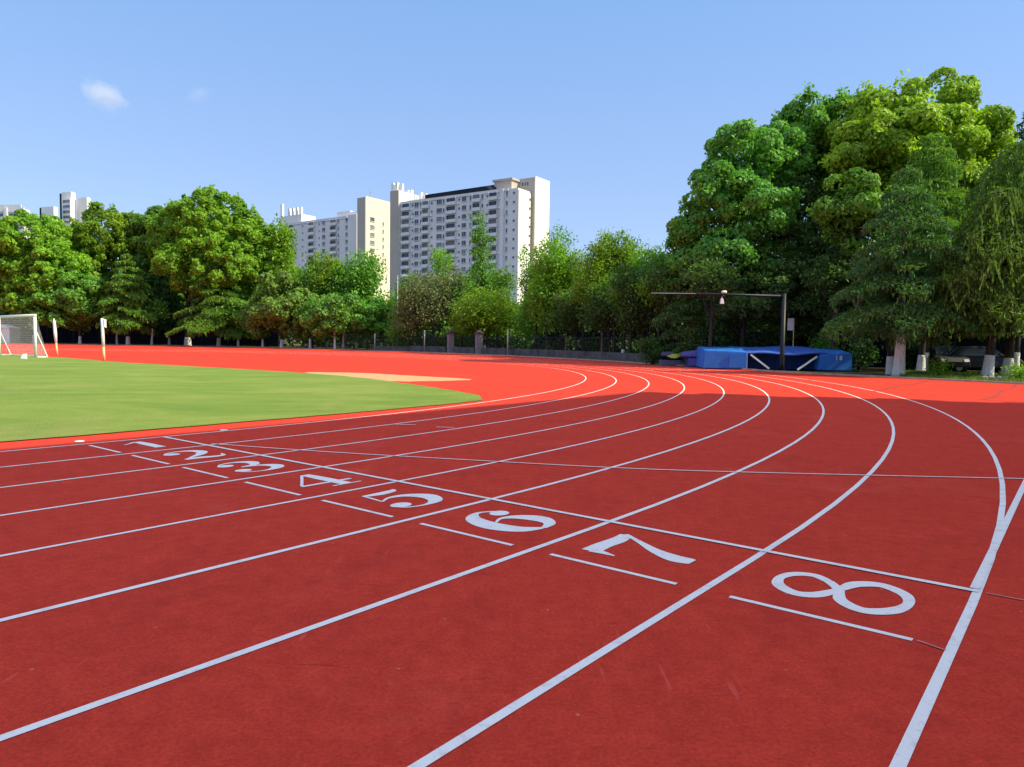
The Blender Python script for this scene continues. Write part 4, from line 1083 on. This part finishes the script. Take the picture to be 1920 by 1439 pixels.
for i, (u, Y, bl, n_, m_, lb) in enumerate([
    (768, 94, [(770, 560, 30, 44, 0), (762, 600, 28, 30, 0)], 5200, L_mid, 'slender green tree between the lamp post and the twiggy tree'),
    (868, 90, [(868, 560, 24, 44, 0), (866, 600, 24, 30, 0)], 4600, L_mid, 'slender green tree left of the tall narrow tree'),
    (1008, 84, [(1005, 545, 24, 56, 0), (1008, 600, 24, 30, 0)], 5000, L_mid, 'slender green tree right of the half bare sapling'),
    (1092, 74, [(1092, 520, 30, 48, 0), (1086, 570, 32, 40, 0)], 7000, L_lime, 'slender yellow green tree just right of the airy one'),
    (1182, 68, [(1182, 510, 28, 46, 0), (1186, 560, 30, 40, 0), (1196, 465, 10, 24, 0)], 7000, L_mid, 'slender green tree under the right upright tips'),
    (1240, 60, [(1240, 520, 24, 50, 0), (1238, 575, 30, 36, 0)], 7000, L_mid, 'slender green tree touching the left shoulder of the big mass'),
    (735, 100, [(738, 575, 22, 30, 0)], 2200, L_lime, 'small fresh green tree before the foot of the cream tower'),
    (586, 103, [(582, 530, 26, 36, 0), (580, 580, 30, 36, 0)], 4600, L_mid, 'slender green tree before the left end of the grey slab')]):
    loose('young_tree', lb, u, Y, bl, .15 if Y > 80 else .12, n_ * (1.3 if Y > 80 else 1), m_, 700 + i, .12, 0, clus=.42, limbs=26)

# ------------------------------------------------------------------ trees at the right
camphor('camphor_tree', 'dense green tree forming the left shoulder of the big right mass', 1385, 53, [(1400, 290, 62, 56, 0), (1350, 370, 58, 66, -1), (1420, 400, 60, 70, -2), (1320, 450, 55, 58, 0), (1370, 490, 70, 50, -2), (1462, 300, 52, 62, 2), (1440, 350, 56, 70, 1), (1310, 510, 46, 46, 0)], .17, L_deep, 71, .34, 1.2, lobe=.24, lmin=.75)
camphor('camphor_tree', 'green tree with a pointed top in the middle of the right mass', 1540, 56, [(1525, 245, 46, 54, 0), (1500, 330, 60, 70, 0), (1580, 330, 60, 80, 0), (1545, 430, 70, 70, 2), (1585, 240, 48, 56, 0), (1480, 270, 50, 52, 1)], .17, L_mid, 72, .34, 1.2, lobe=.24, lmin=.75)
camphor('camphor_tree', 'tallest bright yellow green tree crowning the right mass', 1700, 52, [(1660, 228, 60, 48, 0), (1765, 204, 60, 50, 0), (1832, 236, 44, 46, 1), (1720, 270, 100, 60, -2), (1630, 300, 60, 60, -2), (1830, 300, 60, 60, 2), (1740, 370, 100, 70, 1), (1620, 260, 60, 70, 2), (1850, 380, 70, 80, 3), (1660, 380, 70, 70, 3)], .17, L_gold, 73, .45, 1.2, lobe=.2, lmin=.8)
camphor('camphor_tree', 'lower lime green crown bulging from the centre of the right mass', 1605, 45, [(1602, 385, 52, 54, 0), (1580, 430, 40, 40, 1), (1650, 400, 30, 40, 1)], .15, L_mid, 74, .24, 1.2, lobe=.3, lmin=.7)
cedar('cedar_tree', 'dark teal cedar with stepped tiers behind the pole', 1490, 52.5, 13.9, 4.5, 2.6, .15, L_cedar, 81, .26, 0, spacing=1.2, dens=2.2)
cedar('cedar_tree', 'dark cedar at the left end of the right mass behind the pole arm', 1290, 52, 7.8, 3.1, 1.5, .15, L_cedar, 82, .2, 0, spacing=1.0, dens=2.2)
cedar('cedar_tree', 'broad dark cedar with drooping boughs on a thick whitewashed trunk', 1687, 37.2, 10.8, 4.2, 2.5, .125, L_cedar, 83, .27, 2.15, droop=.38, spacing=1.15, dens=2.2, hang=.3, weep=.2, zmin=1.9)
cedar('cedar_tree', 'olive feathery conifer tip rising in the right mass', 1735, 45.5, 15.4, 4.0, 4.0, .14, L_olive, 84, .24, 1.2, droop=.4, spacing=1.1, weep=.3, dens=1.8)
cedar('weeping_cedar', 'weeping yellow green conifer on a leaning trunk at the right edge', 1853, 36.2, 9.6, 4.4, 2.3, .12, L_weep, 85, .25, 1.15, droop=.5, spacing=.95, lean=(.05, 0), hang=.5, weep=1.1, dens=1.1, power=.5, zmin=2.5)
cedar('weeping_cedar', 'weeping conifer on the upright trunk second from the right edge', 1890, 37.8, 12.6, 4.6, 3.0, .12, L_weep, 86, .24, 1.0, droop=.48, spacing=1.05, lean=(.04, 0), hang=.5, weep=1.0, dens=1.1, power=.5, zmin=2.6)
cedar('cedar_tree', 'dark conifer tip poking into the sky at the right edge', 1925, 46, 17.6, 3.6, 3.0, .14, L_cedar, 87, .28, 1.0, spacing=1.1, dens=2)
camphor('leafy_tree', 'mid green tree in shade right of the notice board', 1575, 50, [(1570, 500, 60, 50, 0), (1560, 560, 56, 40, 1)], .15, L_shade, 75, .2, 0, lobe=.3, lmin=.7)
camphor('leafy_tree', 'deep green tree in shade between the two dark cedars', 1390, 50, [(1390, 560, 60, 44, 0), (1440, 540, 48, 60, 1)], .15, L_shade, 76, .2, 0, lobe=.3, lmin=.7)
for i, (u, Y, h, lean, ws, lb) in enumerate([(1674, 39.5, 5.2, -.09, 1.0, 'slanting second trunk behind the thick whitewashed one'), (1728, 43.5, 6.5, .0, 1.05, 'dark trunk with a short white band left of the grey car'), (1903, 40, 6.0, .03, 1.3, 'thin whitewashed trunk at the right edge'), (1560, 46, 6.0, 0, 0, 'dark bare trunk behind the right end of the blue mat'), (1330, 47.5, 6.0, .01, 0, 'dark bare trunk behind the left end of the blue mat'), (1250, 54, 6.0, 0, 0, 'dark bare trunk behind the grey mats'), (1180, 58.5, 6.5, .02, 0, 'dark bare trunk left of the grey mats')]):
    rng = np.random.default_rng(300 + i); f = foot(u, Y)
    r_ = empty('shady_tree', f, 0, lb, 'tree', 'shaded trunks under the right trees')
    P, N, S, T, C = sparse([((0, 0, h), (1.6, 1.6, 1.2))], .14, rng, 1500, .4, 24)
    leaf_obj('crown', P, N, S, .6, T, L_shade, r_, rng=rng)
    trunk_part(r_, .22 if i < 3 else .16, h, (lean, 0), rng, [Vector(p) for p in pick(C, 6, rng)], ws)

for i, (u, Y, h, lean, lb) in enumerate([(1003, 76, 5.2, .02, 'thin dark trunk right of the half bare sapling'), (1024, 74, 5.6, -.02, 'thin dark trunk under the airy yellow green tree'), (1058, 73, 5.4, .03, 'thin dark trunk at the right side of the airy yellow green tree'), (1092, 69, 5.6, 0, 'thin dark trunk below the slender yellow green tree'), (1125, 65, 5.4, .02, 'thin dark trunk left of the upright tips'), (1152, 62, 5.4, -.03, 'thin forked dark trunk below the upright tips'), (1167, 60, 5.0, .05, 'pale footed thin trunk left of the arching twig'), (1218, 57, 5.2, 0, 'thin dark trunk under the arching twig'), (1232, 55.5, 5.2, .02, 'thin dark trunk before the grey mats'), (865, 86, 5.0, .02, 'thin dark trunk between the two gate pillars'), (932, 84, 5.0, -.02, 'thin dark trunk right of the gate pillars')]):
    rng = np.random.default_rng(800 + i); f = foot(u, Y)
    r_ = empty('young_tree', f, 0, lb, 'tree', 'thin trunks behind the far bend')
    P, N, S, T, C = sparse([((lean * h, 0, h + .3), (1.5, 1.5, 1.1))], .13, rng, 800, .4, 20)
    leaf_obj('crown', P, N, S, .6, T, L_mid if i % 2 else L_lime, r_, rng=rng)
    trunk_part(r_, .17, h, (lean, 0), rng, [Vector(p) for p in pick(C, 7, rng)], 1.0 if i == 6 else 0)
# ------------------------------------------------------------------ second row of trees closing the gaps
back = [(10, 138, 540, 76, 74, 'dark tree behind the far left rounded crown'), (125, 136, 560, 70, 66, 'dark tree glimpsed behind the flag poles'), (235, 137, 565, 70, 66, 'dark tree behind the olive layered cedar'), (335, 135, 545, 66, 76, 'dark tree behind the teal cedar'), (430, 134, 555, 70, 70, 'dark tree behind the wide low tiers'), (520, 128, 565, 60, 66, 'dark tree behind the rounded olive tree'),
        (605, 122, 600, 50, 42, 'low dark tree behind the ragged yellow green tree'), (690, 118, 605, 46, 38, 'low dark tree under the cream tower'), (770, 112, 612, 46, 34, 'low dark tree behind the lamp post'), (850, 106, 600, 48, 44, 'low dark tree behind the twiggy tree'), (935, 102, 605, 46, 40, 'low dark tree behind the gate pillars'), (1010, 95, 610, 46, 36, 'dark tree behind the airy yellow green tree'), (1100, 86, 590, 56, 50, 'dark tree behind the upright tips'), (1190, 76, 580, 56, 66, 'dark tree behind the arching twig'),
        (1275, 70, 560, 50, 80, 'dark tree behind the left end of the arm'), (1365, 68, 570, 70, 84, 'dark tree behind the middle of the arm'), (1460, 66, 570, 70, 84, 'dark tree behind the notice board'), (1560, 64, 570, 72, 88, 'dark tree behind the right end of the blue mat'), (1660, 62, 570, 74, 90, 'dark tree behind the thick whitewashed trunk'), (1760, 60, 570, 74, 90, 'dark tree behind the grey car'), (1860, 58, 570, 76, 90, 'dark tree behind the weeping conifers'), (1960, 56, 570, 80, 90, 'dark tree at the right border behind the weeping conifers')]
for i, (u, Y, v_, ru, rv, lb) in enumerate(back):
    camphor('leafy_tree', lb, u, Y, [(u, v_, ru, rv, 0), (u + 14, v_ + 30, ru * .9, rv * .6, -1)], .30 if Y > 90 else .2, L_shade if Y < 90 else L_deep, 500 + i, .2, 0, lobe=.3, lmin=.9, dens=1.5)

# ------------------------------------------------------------------ undergrowth
def hedge(name, us, dY, h, dep, leaf, m, label, seed, dens=1.0):
    rng = np.random.default_rng(seed); P = []
    p0 = on_line(us[0], dY); root = empty(name, p0, 0, label, 'hedge')
    for u0, u1 in zip(us, us[1:]):
        a = on_line(u0, dY) - p0; b = on_line(u1, dY) - p0; d = b - a; L = d.length
        n = int(L * h * dens * 1.5 / (leaf * leaf * 1.2))
        t = rng.random((n, 1)); q = np.array(a) + t * np.array(d)
        nrm_ = np.array([-d.y, d.x, 0]) / L
        q = q + nrm_ * rng.uniform(-dep / 2, dep / 2, (n, 1))
        top = h * (.82 + .18 * np.sin(t * L * 1.1 + u0)) 
        q[:, 2] += (rng.random(n) ** .8) * top[:, 0]
        P.append(q)
    P = np.concatenate(P); n = len(P)
    leaf_obj('foliage', P, rng.normal(size=(n, 3)) + np.array([0, 0, .5]), leaf * rng.uniform(.7, 1.3, n), .6, rng.random(n), m, root, rng=rng)
    return root
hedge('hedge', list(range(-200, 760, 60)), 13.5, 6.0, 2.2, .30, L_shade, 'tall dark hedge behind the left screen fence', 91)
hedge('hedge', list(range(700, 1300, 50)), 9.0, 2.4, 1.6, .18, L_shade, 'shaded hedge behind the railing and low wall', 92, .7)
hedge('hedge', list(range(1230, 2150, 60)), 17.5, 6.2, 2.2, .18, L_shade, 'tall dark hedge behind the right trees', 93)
for i, (u, Y, w_, h, m, lb) in enumerate([(1300, 49.5, 1.6, 3.0, L_shade, 'dark glossy bush behind the purple mat'), (1350, 50.5, 1.8, 3.4, L_shade, 'dark glossy bush behind the left of the blue mat'), (1405, 51, 1.8, 3.4, L_shade, 'dark glossy bush behind the middle of the blue mat'), (1450, 51.5, 1.6, 3.2, L_shade, 'dark glossy bush left of the notice board'), (1545, 49, 1.5, 2.6, L_mid, 'lighter green bush right of the notice board'), (1610, 44, 1.2, 2.2, L_shade, 'dark bush beside the right end of the blue mat'),
      (1763, 36.5, .45, .9, L_lime, 'small lit sapling on the grass before the grey car'), (1912, 33.4, .9, .75, L_lime, 'low yellow green bush at the right edge of the track'), (1225, 53.5, 1.4, 2.0, L_shade, 'bush behind the low wall beside the grey mats'), (1740, 48, 1.6, 2.4, L_shade, 'dark bush behind the grey car'), (1690, 47.5, 1.6, 2.6, L_shade, 'dark bush behind the thick whitewashed trunk')]):
    shrub('shrub', lb, u, Y, w_, h, .10 if h > 1 else .06, m, 400 + i, n=1500 if h > 1 else 700)
st_ = empty('stone_pile', foot(1872, 33.6), 0, 'few brown stones on the earth between the right whitewashed trunks', 'stones')
rr = random.Random(4)
for k in range(5):
    bm = bmesh.new(); bmesh.ops.create_icosphere(bm, subdivisions=2, radius=.17)
    for v_ in bm.verts: v_.co = Vector((v_.co.x * rr.uniform(.8, 1.2), v_.co.y * rr.uniform(.8, 1.2), v_.co.z * rr.uniform(.6, .9)))
    me = bpy.data.meshes.new('stone'); bm.to_mesh(me); bm.free()
    link('stone', me, m_brick, st_).location = (.27 * k - .5, rr.uniform(-.2, .2), .09)

# grass verge on the right and along the field edge
rng = np.random.default_rng(77)
pts = []
while len(pts) < 15000:
    u = rng.uniform(1690, 1990); dy = rng.uniform(.35, 9)
    Y = edgeY(u) + dy
    if math.sin(u * .11) + math.sin(Y * 1.7 + u * .05) + rng.normal() * .7 < -.3: continue
    p = at(u, 650, Y); pts.append((p.x, Y, 0))
P = np.array(pts); h = rng.uniform(.04, .13, len(P)); P[:, 2] = h * .7
g = leaf_obj('grass', P, rng.normal(size=(len(P), 3)) * np.array([1, 1, .2]), h, .16, rng.random(len(P)), L_blade, T=np.tile([0, 0, 1.0], (len(P), 1)) + rng.normal(size=(len(P), 3)) * .3, rng=rng)
g['kind'] = 'stuff'
# ------------------------------------------------------------------ the little cloud
cc = at(193, 177, 1500)
bm = bmesh.new(); bmesh.ops.create_icosphere(bm, subdivisions=3, radius=1.0)
me = bpy.data.meshes.new('cloud'); bm.to_mesh(me); bm.free()
m_cloud = bpy.data.materials.new('cloud_vapour'); m_cloud.use_nodes = True
n = m_cloud.node_tree; n.nodes.clear()
out = n.nodes.new('ShaderNodeOutputMaterial'); pv_ = n.nodes.new('ShaderNodeVolumePrincipled')
n.links.new(pv_.outputs[0], out.inputs['Volume'])
pv_.inputs['Color'].default_value = (1, 1, 1, 1); pv_.inputs['Anisotropy'].default_value = 0.2
v = coords(m_cloud)
ln = nd(m_cloud, 'ShaderNodeVectorMath', operation='LENGTH'); n.links.new(v, ln.inputs[0])
fall = math_(m_cloud, 'SUBTRACT', 1.0, ln.outputs['Value'])
nz = noise(m_cloud, v, 1.7, 5, 0.6)
dn = math_(m_cloud, 'MAXIMUM', math_(m_cloud, 'ADD', fall, math_(m_cloud, 'MULTIPLY', math_(m_cloud, 'SUBTRACT', nz, 0.62), 1.6)), 0.0)
n.links.new(math_(m_cloud, 'MULTIPLY', dn, 0.02), pv_.inputs['Density'])
co = link('cloud', me, m_cloud); co.location = cc; co.scale = (62, 50, 36); co.rotation_euler = (0, R(24), 0)
tag(co, 'small soft white cloud alone in the blue sky', 'cloud')
c2 = link('cloud', me, None); c2.location = at(372, 178, 1560); c2.scale = (40, 9, 26); c2.rotation_euler = (0, R(-10), 0)
tag(c2, 'barely visible faint wisp right of the small cloud', 'cloud')
